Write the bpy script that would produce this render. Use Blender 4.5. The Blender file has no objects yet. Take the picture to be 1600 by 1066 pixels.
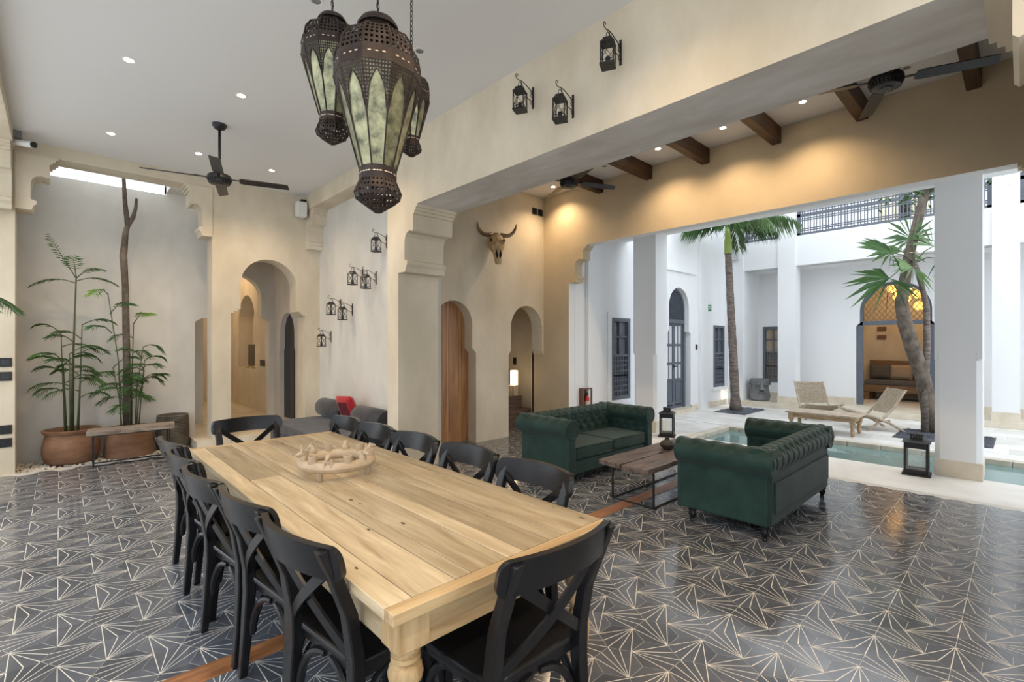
import bpy, bmesh, math, random
from mathutils import Vector, Matrix
from mathutils.geometry import tessellate_polygon
random.seed(7)
PI = math.pi
S = bpy.context.scene
COL = S.collection

# ------------------------------------------------------------------ camera
CAM_H = 1.6
FPX, CXP, HYP = 752.0, 800.0, 537.0
cam_d = bpy.data.cameras.new('camera')
cam = bpy.data.objects.new('camera', cam_d)
COL.objects.link(cam)
cam_d.sensor_width = 36.0
cam_d.lens = FPX / 1600 * 36.0
cam_d.shift_y = (HYP - 533.0) / 1600.0
cam_d.clip_start = 0.05
cam_d.clip_end = 200
CA = math.atan(800 / 752.0)          # heading of the lens measured from +X
cam.location = (0, 0, CAM_H)
cam.rotation_euler = (PI / 2, 0, CA - PI / 2)
S.camera = cam

# ------------------------------------------------------------------ world, exposure
W = bpy.data.worlds.new('overcast_sky')
S.world = W
W.use_nodes = True
bg = W.node_tree.nodes['Background']
bg.inputs[0].default_value = (0.88, 0.94, 1.0, 1)
bg.inputs[1].default_value = 2.25
S.view_settings.view_transform = 'Standard'
S.view_settings.look = 'None'
S.view_settings.gamma = 1
S.view_settings.use_curve_mapping = False
S.view_settings.exposure = 0.2
WARM = (1.0, 0.73, 0.45)
SPOT_W = 60.0

# ------------------------------------------------------------------ materials
MATS = {}
def nd(nt, t, **kw):
    n = nt.nodes.new(t)
    for k, v in kw.items():
        setattr(n, k, v)
    return n
def mat(name, col, rough=0.6, metal=0.0, col2=None, scale=4.0, stretch=(1, 1, 1), detail=5.0, lo=0.35, hi=0.65,
        bump=0.0, bscale=None, coat=0.0, sheen=0.0, spec=0.5, rnd=0.0, coords='Object', trans=0.0, ior=1.45, alpha=1.0, emit=None, estr=0.0, dist=0.0):
    m = bpy.data.materials.new(name)
    m.use_nodes = True
    nt = m.node_tree
    b = nt.nodes['Principled BSDF']
    b.inputs['Base Color'].default_value = (*col, 1)
    b.inputs['Roughness'].default_value = rough
    b.inputs['Metallic'].default_value = metal
    b.inputs['Coat Weight'].default_value = coat
    b.inputs['Sheen Weight'].default_value = sheen
    b.inputs['Specular IOR Level'].default_value = spec
    b.inputs['Transmission Weight'].default_value = trans
    b.inputs['IOR'].default_value = ior
    b.inputs['Alpha'].default_value = alpha
    if emit:
        b.inputs['Emission Color'].default_value = (*emit, 1)
        b.inputs['Emission Strength'].default_value = estr
    if col2 is not None or bump:
        tc = nd(nt, 'ShaderNodeTexCoord')
        mp = nd(nt, 'ShaderNodeMapping')
        mp.inputs['Scale'].default_value = stretch
        nt.links.new(tc.outputs[coords], mp.inputs[0])
        if rnd:
            oi = nd(nt, 'ShaderNodeObjectInfo')
            mu = nd(nt, 'ShaderNodeMath', operation='MULTIPLY')
            mu.inputs[1].default_value = 37.0
            nt.links.new(oi.outputs['Random'], mu.inputs[0])
            cb = nd(nt, 'ShaderNodeCombineXYZ')
            for i in range(3):
                nt.links.new(mu.outputs[0], cb.inputs[i])
            nt.links.new(cb.outputs[0], mp.inputs['Location'])
        ns = nd(nt, 'ShaderNodeTexNoise')
        ns.inputs['Scale'].default_value = scale
        ns.inputs['Detail'].default_value = detail
        ns.inputs['Roughness'].default_value = 0.6
        ns.inputs['Distortion'].default_value = dist
        nt.links.new(mp.outputs[0], ns.inputs['Vector'])
        if col2 is not None:
            rp = nd(nt, 'ShaderNodeValToRGB')
            rp.color_ramp.elements[0].position = lo
            rp.color_ramp.elements[1].position = hi
            rp.color_ramp.elements[0].color = (*col, 1)
            rp.color_ramp.elements[1].color = (*col2, 1)
            nt.links.new(ns.outputs['Fac'], rp.inputs[0])
            out = rp.outputs[0]
            if rnd:
                hs = nd(nt, 'ShaderNodeHueSaturation')
                mr = nd(nt, 'ShaderNodeMapRange')
                mr.inputs[3].default_value = 1 - rnd
                mr.inputs[4].default_value = 1 + rnd
                nt.links.new(oi.outputs['Random'], mr.inputs[0])
                nt.links.new(mr.outputs[0], hs.inputs['Value'])
                nt.links.new(out, hs.inputs['Color'])
                out = hs.outputs[0]
            nt.links.new(out, b.inputs['Base Color'])
        if bump:
            n2 = nd(nt, 'ShaderNodeTexNoise')
            n2.inputs['Scale'].default_value = bscale or scale * 3
            n2.inputs['Detail'].default_value = 4
            nt.links.new(mp.outputs[0], n2.inputs['Vector'])
            bp = nd(nt, 'ShaderNodeBump')
            bp.inputs['Strength'].default_value = bump
            bp.inputs['Distance'].default_value = 0.01
            nt.links.new(n2.outputs['Fac'], bp.inputs['Height'])
            nt.links.new(bp.outputs[0], b.inputs['Normal'])
    MATS[name] = m
    return m

mat('plaster', (0.56, 0.49, 0.375), 0.75, col2=(0.71, 0.635, 0.51), scale=1.3, stretch=(1, 1, .6), detail=7, bump=.12, bscale=9, spec=.3)
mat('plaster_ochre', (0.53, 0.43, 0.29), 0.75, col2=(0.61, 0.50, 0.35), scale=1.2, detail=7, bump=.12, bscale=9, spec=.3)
mat('plaster_pale', (0.57, 0.55, 0.51), 0.75, col2=(0.70, 0.68, 0.635), scale=1.2, stretch=(1, 1, .6), detail=7, bump=.10, bscale=8, spec=.3)
mat('beam_plaster', (0.48, 0.45, 0.41), 0.7, col2=(0.66, 0.645, 0.62), scale=1.6, stretch=(2.2, .7, 2), detail=8, bump=.12, bscale=9, spec=.3)
mat('ceiling_white', (0.74, 0.74, 0.74), 0.85, spec=.2)
mat('patio_white', (0.80, 0.81, 0.83), 0.8, col2=(0.84, 0.85, 0.86), scale=.7, stretch=(1, 1, .3), spec=.2)
mat('patio_grey', (0.52, 0.53, 0.55), 0.8, spec=.2)
mat('limestone', (0.62, 0.54, 0.42), 0.6, col2=(0.74, 0.68, 0.57), scale=3.0, detail=8, bump=.08)
mat('paving', (0.66, 0.64, 0.60), 0.5, col2=(0.80, 0.79, 0.76), scale=1.6, detail=9, lo=.3, hi=.6, bump=.05)
mat('knot_wood', (0.10, 0.05, 0.025), 0.5)
mat('paver', (0.60, 0.58, 0.53), 0.5, col2=(0.77, 0.755, 0.72), scale=2.2, detail=9, lo=.3, hi=.62, bump=.06, rnd=.06)
mat('grout', (0.60, 0.575, 0.525), 0.5)
mat('tile_dark', (0.060, 0.067, 0.082), 0.12, col2=(0.130, 0.140, 0.165), scale=2.6, detail=9, lo=.3, hi=.72, coords='Object', spec=.8, rnd=.16, bump=.02, bscale=14)
mat('tile_line', (0.74, 0.71, 0.64), 0.22)
mat('oak_strip', (0.23, 0.09, 0.035), 0.35, col2=(0.38, 0.17, 0.07), scale=3, stretch=(1, 9, 9), detail=6)
mat('black_wood', (0.006, 0.006, 0.007), 0.27, col2=(0.013, 0.013, 0.015), scale=8, stretch=(1, 1, .15), spec=.38)
mat('black_metal', (0.012, 0.012, 0.013), 0.45, spec=.5)
mat('black_plastic', (0.014, 0.014, 0.016), 0.5)
mat('fan_black', (0.015, 0.016, 0.018), 0.4)
mat('pine', (0.30, 0.215, 0.12), 0.38, col2=(0.56, 0.455, 0.30), scale=2.4, stretch=(9, .8, 9), detail=9, lo=.28, hi=.66, rnd=.30, bump=.05, bscale=6, dist=.4)
mat('pine_cross', (0.30, 0.18, 0.08), 0.45, col2=(0.54, 0.39, 0.21), scale=2.4, stretch=(.8, 9, 9), detail=9, lo=.28, hi=.66, rnd=.1, dist=.4)
mat('pine_leg', (0.34, 0.21, 0.09), 0.45, col2=(0.55, 0.39, 0.21), scale=3, stretch=(7, 7, 1), detail=7)
mat('joist_wood', (0.030, 0.014, 0.007), 0.5, col2=(0.10, 0.046, 0.018), scale=3, stretch=(.8, 8, 8), detail=8, rnd=.2)
mat('door_wood', (0.19, 0.075, 0.03), 0.4, col2=(0.50, 0.26, 0.11), scale=2.2, stretch=(9, 9, .55), detail=8, lo=.3, hi=.68, rnd=.15, dist=.6)
mat('door_sap', (0.40, 0.22, 0.09), 0.4, col2=(0.55, 0.34, 0.15), scale=3, stretch=(9, 9, .6), detail=6)
mat('grey_wood', (0.16, 0.12, 0.09), 0.65, col2=(0.36, 0.30, 0.25), scale=3, stretch=(1.2, 10, 10), detail=9, bump=.3, bscale=10)
mat('wreck_wood', (0.045, 0.028, 0.022), 0.42, col2=(0.21, 0.155, 0.13), scale=2.6, stretch=(.9, 9, 9), detail=9, lo=.3, hi=.7, bump=.35, bscale=9, rnd=.15)
mat('teak', (0.30, 0.19, 0.10), 0.6, col2=(0.48, 0.35, 0.22), scale=4, stretch=(6, 1.2, 6), detail=7)
mat('teak_grey', (0.36, 0.28, 0.20), 0.65, col2=(0.52, 0.43, 0.33), scale=4, stretch=(3, 3, 3), detail=7)
mat('velvet', (0.010, 0.029, 0.024), 0.6, col2=(0.020, 0.050, 0.042), scale=3.5, detail=8, sheen=.10, spec=.25)
mat('grey_velvet', (0.028, 0.028, 0.032), 0.85, col2=(0.070, 0.070, 0.080), scale=4, detail=9, sheen=.2, spec=.2)
mat('red_cloth', (0.42, 0.010, 0.016), 0.85, col2=(0.30, 0.006, 0.010), scale=20, sheen=.3)
mat('maroon_weave', (0.05, 0.008, 0.012), 0.9, col2=(0.20, 0.02, 0.03), scale=60, lo=.4, hi=.6)
mat('terracotta', (0.16, 0.075, 0.04), 0.75, col2=(0.34, 0.19, 0.11), scale=2.6, stretch=(1, 1, 2.5), detail=9, lo=.3, hi=.7, bump=.1)
mat('ribbed_grey', (0.07, 0.058, 0.046), 0.7, col2=(0.15, 0.13, 0.105), scale=6, detail=6)
mat('dark_clay', (0.030, 0.024, 0.020), 0.5, col2=(0.065, 0.05, 0.042), scale=8)
mat('soil', (0.05, 0.035, 0.025), 0.95)
mat('clay', (0.42, 0.32, 0.215), 0.75, col2=(0.53, 0.42, 0.30), scale=9, detail=6)
mat('rust_metal', (0.018, 0.012, 0.010), 0.6, metal=.3, col2=(0.048, 0.033, 0.028), scale=12, detail=7)
mat('mercury_glass', (0.085, 0.09, 0.055), 0.30, metal=.3, col2=(0.36, 0.355, 0.215), scale=15, detail=12, lo=.34, hi=.60, rnd=.22)
mat('leaf_green', (0.025, 0.075, 0.018), 0.5, col2=(0.07, 0.16, 0.035), scale=6, rnd=.2)
mat('leaf_pale', (0.09, 0.17, 0.06), 0.5, col2=(0.20, 0.30, 0.13), scale=3, rnd=.2)
mat('leaf_lime', (0.20, 0.36, 0.03), 0.5, col2=(0.12, 0.26, 0.03), scale=5)
mat('stem_green', (0.05, 0.07, 0.03), 0.6, col2=(0.10, 0.12, 0.05), scale=6)
mat('bark', (0.07, 0.055, 0.042), 0.9, col2=(0.19, 0.155, 0.125), scale=9, stretch=(1, 1, .7), detail=9, bump=.6, bscale=16)
mat('palm_bark', (0.085, 0.065, 0.055), 0.9, col2=(0.24, 0.20, 0.175), scale=7, stretch=(1, 1, 5), detail=7, bump=.6, bscale=9)
mat('crownshaft', (0.26, 0.36, 0.08), 0.45, col2=(0.36, 0.44, 0.14), scale=5, stretch=(4, 4, .6))
mat('bone', (0.34, 0.21, 0.09), 0.6, col2=(0.60, 0.46, 0.28), scale=14, detail=9, lo=.35, hi=.6, bump=.5, bscale=40)
mat('horn', (0.10, 0.055, 0.03), 0.4, col2=(0.42, 0.28, 0.16), scale=5, detail=4)
mat('hollow', (0.015, 0.01, 0.008), 0.9)
mat('blue_grey', (0.105, 0.12, 0.15), 0.55, col2=(0.125, 0.14, 0.17), scale=5)
mat('dark_blue', (0.035, 0.04, 0.052), 0.5)
mat('pane', (0.10, 0.11, 0.12), 0.06, spec=.6, col2=(.17, .18, .2), scale=1.5)
mat('curtain', (0.55, 0.56, 0.58), 0.9, col2=(0.7, 0.7, 0.72), scale=6, stretch=(6, 6, .2))
mat('clear_glass', (0.85, 0.92, 0.92), 0.03, alpha=.12)
mat('water', (0.27, 0.42, 0.395), 0.03, trans=.35, ior=1.33, bump=.12, bscale=2.0)
mat('pool_wall', (0.42, 0.55, 0.52), 0.6, col2=(0.52, 0.64, 0.60), scale=3)
mat('stone_rim', (0.52, 0.46, 0.36), 0.7, col2=(0.68, 0.62, 0.52), scale=5, detail=8, bump=.3)
mat('pebble_dark', (0.03, 0.034, 0.045), 0.5, col2=(0.12, 0.13, 0.16), scale=3, rnd=.3)
mat('gravel_pale', (0.52, 0.47, 0.38), 0.8, col2=(0.70, 0.66, 0.58), scale=30)
mat('concrete', (0.15, 0.155, 0.16), 0.8, col2=(0.25, 0.255, 0.26), scale=6, detail=8, bump=.2)
mat('rope', (0.30, 0.24, 0.17), 0.85, col2=(0.46, 0.38, 0.28), scale=30)
mat('brown_wood', (0.16, 0.085, 0.035), 0.5, col2=(0.27, 0.155, 0.07), scale=3, stretch=(7, .8, 7), detail=6)
mat('cushion_grey', (0.10, 0.085, 0.075), 0.9, col2=(0.13, 0.115, 0.10), scale=20)
mat('cushion_tan', (0.36, 0.28, 0.20), 0.9, col2=(0.42, 0.33, 0.24), scale=20)
mat('white_plastic', (0.72, 0.72, 0.70), 0.4)
mat('red_paint', (0.50, 0.02, 0.015), 0.35)
mat('rust_box', (0.14, 0.075, 0.055), 0.7, col2=(0.2, 0.11, 0.085), scale=6)
mat('sign_green', (0.01, 0.22, 0.09), 0.5)
mat('screen', (0.008, 0.009, 0.011), 0.12)
mat('lamp_glow', (1, .85, .6), .5, emit=(1.0, 0.78, 0.48), estr=4.0)
mat('spot_glow', (1, .9, .75), .5, emit=(1.0, 0.83, 0.58), estr=60.0)
mat('amber_glow', (0.9, .5, .1), .4, emit=(1.0, 0.50, 0.09), estr=3.0)
mat('flower', (0.62, 0.50, 0.40), 0.7)
mat('brown_fur', (0.22, 0.15, 0.09), 0.9)

# ------------------------------------------------------------------ mesh builder
class MB:
    def __init__(s):
        s.v, s.f, s.m = [], [], []
    def add(s, vs, fs, mi=0):
        o = len(s.v)
        s.v += [tuple(p) for p in vs]
        for f in fs:
            s.f.append(tuple(i + o for i in f)); s.m.append(mi)
        return s
    def box(s, a, b, mi=0, M=None):
        x0, y0, z0 = a; x1, y1, z1 = b
        vs = [(x0, y0, z0), (x1, y0, z0), (x1, y1, z0), (x0, y1, z0), (x0, y0, z1), (x1, y0, z1), (x1, y1, z1), (x0, y1, z1)]
        if M is not None:
            vs = [tuple(M @ Vector(p)) for p in vs]
        return s.add(vs, [(0, 3, 2, 1), (4, 5, 6, 7), (0, 1, 5, 4), (1, 2, 6, 5), (2, 3, 7, 6), (3, 0, 4, 7)], mi)
    def bar(s, p, q, w, h, mi=0, up=(0, 0, 1)):
        p, q = Vector(p), Vector(q)
        d = (q - p).normalized()
        u = Vector(up)
        r = d.cross(u)
        if r.length < 1e-4:
            r = d.cross(Vector((1, 0, 0)))
        r.normalize()
        n = r.cross(d)
        vs = []
        for c in (p, q):
            for a, b in ((-1, -1), (1, -1), (1, 1), (-1, 1)):
                vs.append(c + r * (a * w / 2) + n * (b * h / 2))
        return s.add(vs, [(0, 3, 2, 1), (4, 5, 6, 7), (0, 1, 5, 4), (1, 2, 6, 5), (2, 3, 7, 6), (3, 0, 4, 7)], mi)
    def tube(s, pts, r, n=8, mi=0, cap=True, flat=None):
        pts = [Vector(p) for p in pts]
        k = len(pts)
        rs = r if isinstance(r, (list, tuple)) else [r] * k
        prev = None
        vs = []
        for i in range(k):
            d = (pts[min(i + 1, k - 1)] - pts[max(i - 1, 0)])
            d = d.normalized() if d.length > 1e-9 else Vector((0, 0, 1))
            if prev is None:
                u = d.cross(Vector((0, 0, 1)))
                if u.length < 1e-3:
                    u = d.cross(Vector((0, 1, 0)))
            else:
                u = prev - d * prev.dot(d)
            u.normalize()
            prev = u
            w = d.cross(u)
            for j in range(n):
                a = 2 * PI * j / n
                vs.append(pts[i] + u * (math.cos(a) * rs[i]) + w * (math.sin(a) * rs[i] * (flat or 1)))
        fs = []
        for i in range(k - 1):
            for j in range(n):
                a, b = i * n + j, i * n + (j + 1) % n
                fs.append((a, b, b + n, a + n))
        if cap:
            fs.append(tuple(range(n - 1, -1, -1)))
            fs.append(tuple((k - 1) * n + j for j in range(n)))
        return s.add(vs, fs, mi)
    def lathe(s, prof, n=24, c=(0, 0, 0), mi=0, cap=True, rot=0.0, M=None):
        vs = []
        for r, z in prof:
            for j in range(n):
                a = 2 * PI * j / n + rot
                p = Vector((c[0] + r * math.cos(a), c[1] + r * math.sin(a), c[2] + z))
                vs.append(M @ p if M is not None else p)
        fs = []
        for i in range(len(prof) - 1):
            for j in range(n):
                a, b = i * n + j, i * n + (j + 1) % n
                fs.append((a, b, b + n, a + n))
        if cap:
            if prof[0][0] > 1e-6:
                fs.append(tuple(range(n - 1, -1, -1)))
            if prof[-1][0] > 1e-6:
                fs.append(tuple((len(prof) - 1) * n + j for j in range(n)))
        return s.add(vs, fs, mi)
    def prism(s, loops, fn, w0, w1, mi=0):
        """loops: outer + holes in (u,v); fn(u,v,w) -> xyz"""
        if not isinstance(loops[0][0], (list, tuple)):
            loops = [loops]
        tris = tessellate_polygon([[Vector((u, v, 0)) for u, v in lp] for lp in loops])
        flat = [p for lp in loops for p in lp]
        n = len(flat)
        vs = [fn(u, v, w0) for u, v in flat] + [fn(u, v, w1) for u, v in flat]
        fs = []
        for t in tris:
            fs.append(tuple(t)); fs.append(tuple(i + n for i in reversed(t)))
        o = 0
        for lp in loops:
            k = len(lp)
            for i in range(k):
                a, b = o + i, o + (i + 1) % k
                fs.append((a, b, b + n, a + n))
            o += k
        return s.add(vs, fs, mi)
    def grid(s, fn, nu, nv, mi=0, closeu=False):
        vs = [fn(i / nu, j / nv) for i in range(nu + (0 if closeu else 1)) for j in range(nv + 1)]
        fs = []
        R = nu if closeu else nu + 1
        for i in range(nu):
            for j in range(nv):
                a = i * (nv + 1) + j
                b = ((i + 1) % R) * (nv + 1) + j
                fs.append((a, b, b + 1, a + 1))
        return s.add(vs, fs, mi)
    def mesh(s, name, mats, smooth=None):
        me = bpy.data.meshes.new(name)
        me.from_pydata(s.v, [], s.f)
        for m in (mats if isinstance(mats, (list, tuple)) else [mats]):
            me.materials.append(MATS[m])
        if max(s.m, default=0):
            me.polygons.foreach_set('material_index', s.m)
        bm = bmesh.new()
        bm.from_mesh(me)
        bmesh.ops.recalc_face_normals(bm, faces=bm.faces)
        bm.to_mesh(me)
        bm.free()
        if smooth:
            me.shade_smooth() if hasattr(me, 'shade_smooth') else None
            if smooth is not True:
                me.set_sharp_from_angle(angle=math.radians(smooth))
        me.update()
        return me
    def build(s, name, mats, parent=None, loc=None, smooth=None, bevel=0, rz=0, segs=2):
        o = bpy.data.objects.new(name, s.mesh(name, mats, smooth))
        COL.objects.link(o)
        if parent:
            o.parent = parent
        if loc is not None:
            o.location = loc
        if rz:
            o.rotation_euler.z = rz
        if bevel:
            md = o.modifiers.new('bevel', 'BEVEL')
            md.width = bevel; md.segments = segs; md.limit_method = 'ANGLE'
            md.angle_limit = math.radians(40)
        return o

def tag(o, label=None, cat=None, group=None, kind=None):
    if label: o['label'] = label
    if cat: o['category'] = cat
    if group: o['group'] = group
    if kind: o['kind'] = kind
    return o
def empty(name, loc=(0, 0, 0), rz=0, label=None, cat=None, group=None, kind=None):
    o = bpy.data.objects.new(name, None)
    COL.objects.link(o)
    o.empty_display_size = .1
    o.location = loc
    o.rotation_euler.z = rz
    return tag(o, label, cat, group, kind)
def kids(o):
    return [c for c in bpy.data.objects if c.parent == o]
def copy_tree(o, loc=None, rz=None, label=None, group=None, parent=None):
    c = o.copy()
    COL.objects.link(c)
    c.parent = parent
    for ch in kids(o):
        copy_tree(ch, parent=c)
    if loc is not None: c.location = loc
    if rz is not None: c.rotation_euler.z = rz
    if label: c['label'] = label
    if group: c['group'] = group
    return c
def XZ(y0):            # u -> x, v -> z, w -> y
    return lambda u, v, w: (u, y0 + w, v)
def YZ(x0):            # u -> y, v -> z, w -> x
    return lambda u, v, w: (x0 + w, u, v)
def XY(z0):
    return lambda u, v, w: (u, v, z0 + w)
def notch(c, r, hw, zst, zsp, z0=0.0, n=20):
    """left-to-right outline of an arched opening: wide below, stepped imposts, round head"""
    st = (hw - r) / 3
    L = [(c - hw, z0), (c - hw, zst - .09), (c - hw + st, zst - .09), (c - hw + st, zst - .06), (c - hw + 2 * st, zst - .06), (c - hw + 2 * st, zst - .03), (c - r, zst - .03), (c - r, zsp)]
    A = [(c + r * math.cos(PI - PI * i / n), zsp + r * math.sin(PI * i / n)) for i in range(1, n)]
    R = [(2 * c - u, v) for u, v in reversed(L)]
    return L + A + R
def rect(u0, v0, u1, v1):
    return [(u0, v0), (u1, v0), (u1, v1), (u0, v1)]
def spot(name, loc, power, size=2.3, blend=1.0, col=WARM, rad=.025, parent=None):
    l = bpy.data.lights.new(name, 'SPOT')
    l.energy = power; l.color = col; l.spot_size = size; l.spot_blend = blend; l.shadow_soft_size = rad
    o = bpy.data.objects.new(name, l)
    COL.objects.link(o)
    o.location = loc
    if parent: o.parent = parent
    return o
def point(name, loc, power, col=WARM, rad=.08, parent=None):
    l = bpy.data.lights.new(name, 'POINT')
    l.energy = power; l.color = col; l.shadow_soft_size = rad
    o = bpy.data.objects.new(name, l)
    COL.objects.link(o)
    o.location = loc
    if parent: o.parent = parent
    return o

# ================================================================== STRUCTURE
YB, HC, XB, XB2, XL = 8.5, 4.13, 3.08, 3.68, 3.34
YS, XP, XP2, ZB, ZH, HC2 = 6.06, 6.5, 6.68, 3.26, 3.28, 4.28
XE = 6.78                      # where the tiles end and the pale stone begins

# ---- tiled floor
floor = MB().box((-1.1, -2.6, -.12), (XE, YB, -.0009)).build('floor', 'grout')
tag(floor, 'hall floor of dark hexagonal tiles with pale fan lines', kind='structure')
HS = 0.1208                    # hexagon side
def tile_mesh(k, name):
    m = MB()
    g = .0014
    s_ = HS - g
    hexv = [(s_ * math.cos(PI / 3 * i), s_ * math.sin(PI / 3 * i)) for i in range(6)]
    vs = [(x, y, 0) for x, y in hexv] + [(x, y, -.0012) for x, y in hexv]
    m.add(vs, [(0, 1, 2, 3, 4, 5)] + [(i + 6, (i + 1) % 6 + 6, (i + 1) % 6, i) for i in range(6)], 0)
    A = Vector((s_, 0))
    mid = lambda a, b: ((a[0] + b[0]) / 2, (a[1] + b[1]) / 2)
    for P in (hexv[2], mid(hexv[2], hexv[3]), hexv[3], mid(hexv[3], hexv[4]), hexv[4]):
        P = Vector(P); d = (P - A).normalized(); n = Vector((-d.y, d.x)) * .0025
        a, b = A + d * .004, P - d * .002
        q = [a - n * .6, b - n, b + n, a + n * .6]
        m.add([(p.x, p.y, .0003) for p in q], [(0, 1, 2, 3)], 1)
    a = 2 * PI / 3 * k
    m.v = [(x * math.cos(a) - y * math.sin(a), x * math.sin(a) + y * math.cos(a), z) for x, y, z in m.v]
    return m
TILES = [tile_mesh(k, 't') for k in range(3)]
TMESH = [TILES[k].mesh('tile', ['tile_dark', 'tile_line']) for k in range(3)]
def project(x, y, z):
    v = Vector((x, y, z - CAM_H))
    d = v.x * math.cos(CA) + v.y * math.sin(CA)
    r = v.x * math.sin(CA) - v.y * math.cos(CA)
    return (CXP + FPX * r / d, HYP - FPX * v.z / d, d) if d > .05 else (-999, -999, d)
spots_ = []
ax, ay = 2.89 - HS, 1.188      # centre of one fan pointing along +X
R3 = math.sqrt(3)
for i in range(-40, 40):
    for j in range(-50, 60):
        # hex centres: columns 1.5*HS apart, rows R3*HS apart, odd columns shifted half a row
        x = ax + i * 1.5 * HS
        y = ay + j * R3 * HS + (R3 * HS / 2 if i % 2 else 0)
        if not (-1.0 + HS < x < XE - HS * .9 and -2.5 < y < YB - .1):
            continue
        # fan direction repeats on the sqrt3 super-lattice
        jj = j if i % 2 == 0 else j + 2
        k = (-jj) % 3
        px, py, d = project(x, y, 0)
        vis = d > .3 and -60 < px < 1660 and 530 < py < 1110
        spots_.append((d if vis else 99 + abs(d), x, y, k))
spots_.sort()
def hidden(x, y):              # below furniture: another tile shows larger
    return (4.0 < x < 5.9 and 1.2 < y < 2.15) or (.75 < x < 1.8 and 1.6 < y < 4.2)
near = [t for t in spots_ if not hidden(t[1], t[2])][:300]
rest = MB()
nearset = set(near)
for t in spots_:
    d, x, y, k = t
    if t in nearset:
        o = bpy.data.objects.new('hex_tile', TMESH[k])
        COL.objects.link(o); o.parent = floor; o.location = (x, y, 0)
    else:
        T = TILES[k]
        o_ = len(rest.v)
        rest.v += [(vx + x, vy + y, vz) for vx, vy, vz in T.v]
        rest.f += [tuple(i + o_ for i in f) for f in T.f]
        rest.m += T.m
tag(rest.build('hex_tiling', ['tile_dark', 'tile_line'], floor), kind='stuff')
st = MB().box((.2, 2.655, 0), (5.75, 2.79, .004)).build('wooden_floor_strip', 'oak_strip')
tag(st, 'reddish brown wooden strip let into the tiled floor', kind='structure')

# ---- ceilings
tag(MB().box((-1.1, -2.6, HC), (XB + .02, YB + .35, HC + .15)).build('ceiling', 'ceiling_white'), 'plain white ceiling above the dining table', kind='structure')
tag(MB().box((XB2 - .05, -2.6, HC2), (XP2, YS + .3, HC2 + .15)).build('ceiling', 'ceiling_white'), 'white ceiling above the sofas between dark joists', kind='structure')

# ---- back wall: alcove opening and hall arch
ol = [(-1.1, 0), (-.4, 0), (-.4, 3.97), (1.70, 3.97), (1.70, 0)] + notch(2.52, .43, .565, 2.17, 2.55) + [(3.9, 0), (3.9, HC), (-1.1, HC)]
wb = MB().prism(ol, XZ(YB), 0, .35).build('wall_back', 'plaster')
tag(wb, 'beige plaster back wall with plant alcove and round arch', kind='structure')
def corbel_prof(h=.78, p=.43):
    k = h / .78; q = p / .43
    P = [(0, 0), (.43, 0), (.43, -.035), (.40, -.035), (.40, -.07), (.37, -.07), (.37, -.105), (.34, -.105), (.34, -.29), (.32, -.31), (.30, -.30), (.26, -.29), (.20, -.31), (.165, -.35), (.15, -.41), (.15, -.63), (.21, -.65), (.21, -.69), (.18, -.72), (.16, -.78), (0, -.78)]
    return [(a * q, b * k) for a, b in P]
def corbel(parent, axis, sgn, base, w0, w1, ztop, h=.78, p=.43, m='plaster'):
    P = corbel_prof(h, p)
    if axis == 'x':        # projects along x, extruded in y
        fn = lambda u, v, w: (base + sgn * u, w, ztop + v)
    else:
        fn = lambda u, v, w: (w, base + sgn * u, ztop + v)
    return MB().prism(P, fn, w0, w1).build('corbel', m, parent)
corbel(wb, 'x', 1, -.4, YB - .02, YB + .33, 3.97, .70, .39)
corbel(wb, 'x', -1, 1.70, YB - .02, YB + .33, 3.97, .74, .36)
corbel(wb, 'y', -1, YB, XB + .02, XL, 3.88, .66, .36)
# rounded chamfer stops on the jambs
def stop(parent, x, y, z, dx):
    MB().lathe([(0, -.0), (.035, 0), (.035, .09), (.028, .12), (0, .14)], 10, (x, y, z)).build('jamb_stop', 'plaster', parent, smooth=40)

# ---- the beam with lanterns, its pillars and the lantern wall
bm_ = MB().box((XB, -2.6, ZB), (XB2, 5.35, HC + .15)).build('wall_beam', ['plaster', 'beam_plaster'])
for p in bm_.data.polygons:
    if p.normal.z < -.9: p.material_index = 1
tag(bm_, 'deep plaster beam crossing the room with three black lanterns', kind='structure')
pl = MB().box((XB, 5.35, 0), (XB2, 5.62, HC + .15)).build('wall_pillar', 'plaster')
tag(pl, 'square plaster pillar carrying the lantern beam', kind='structure')
corbel(pl, 'y', -1, 5.35, XB, XB2 - .02, ZB, .78, .43, 'plaster')
pn = MB().box((XB, -2.6, 0), (XB2, -.32, ZB)).build('wall_pillar', 'plaster')
tag(pn, 'near pillar of the lantern beam beside the lens', kind='structure')
corbel(pn, 'y', 1, -.32, XB, XB2, ZB, .78, .45)
wl = MB().box((XL, 5.6, 0), (3.9, YB, HC)).build('wall_lantern', 'plaster_pale')
tag(wl, 'pale plaster side wall with a cascade of black lanterns', kind='structure')
tag(MB().box((XB, 5.6, 3.88), (XL + .02, YB, HC)).build('trim_1', 'plaster'), 'plaster ledge above the lantern wall', kind='structure')

# ---- wall with the skull and two arched openings
ol = [(XB2 - .02, 0)] + notch(4.46, .36, .44, 1.55, 1.91) + notch(6.06, .39, .445, 1.50, 1.88) + [(6.52, 0), (6.52, HC2 + .1), (XB2 - .02, HC2 + .1)]
ws = MB().prism(ol, XZ(YS), 0, .26).build('wall_skull', 'plaster')
tag(ws, 'beige plaster wall with two small arches below a cattle skull', kind='structure')
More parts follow.
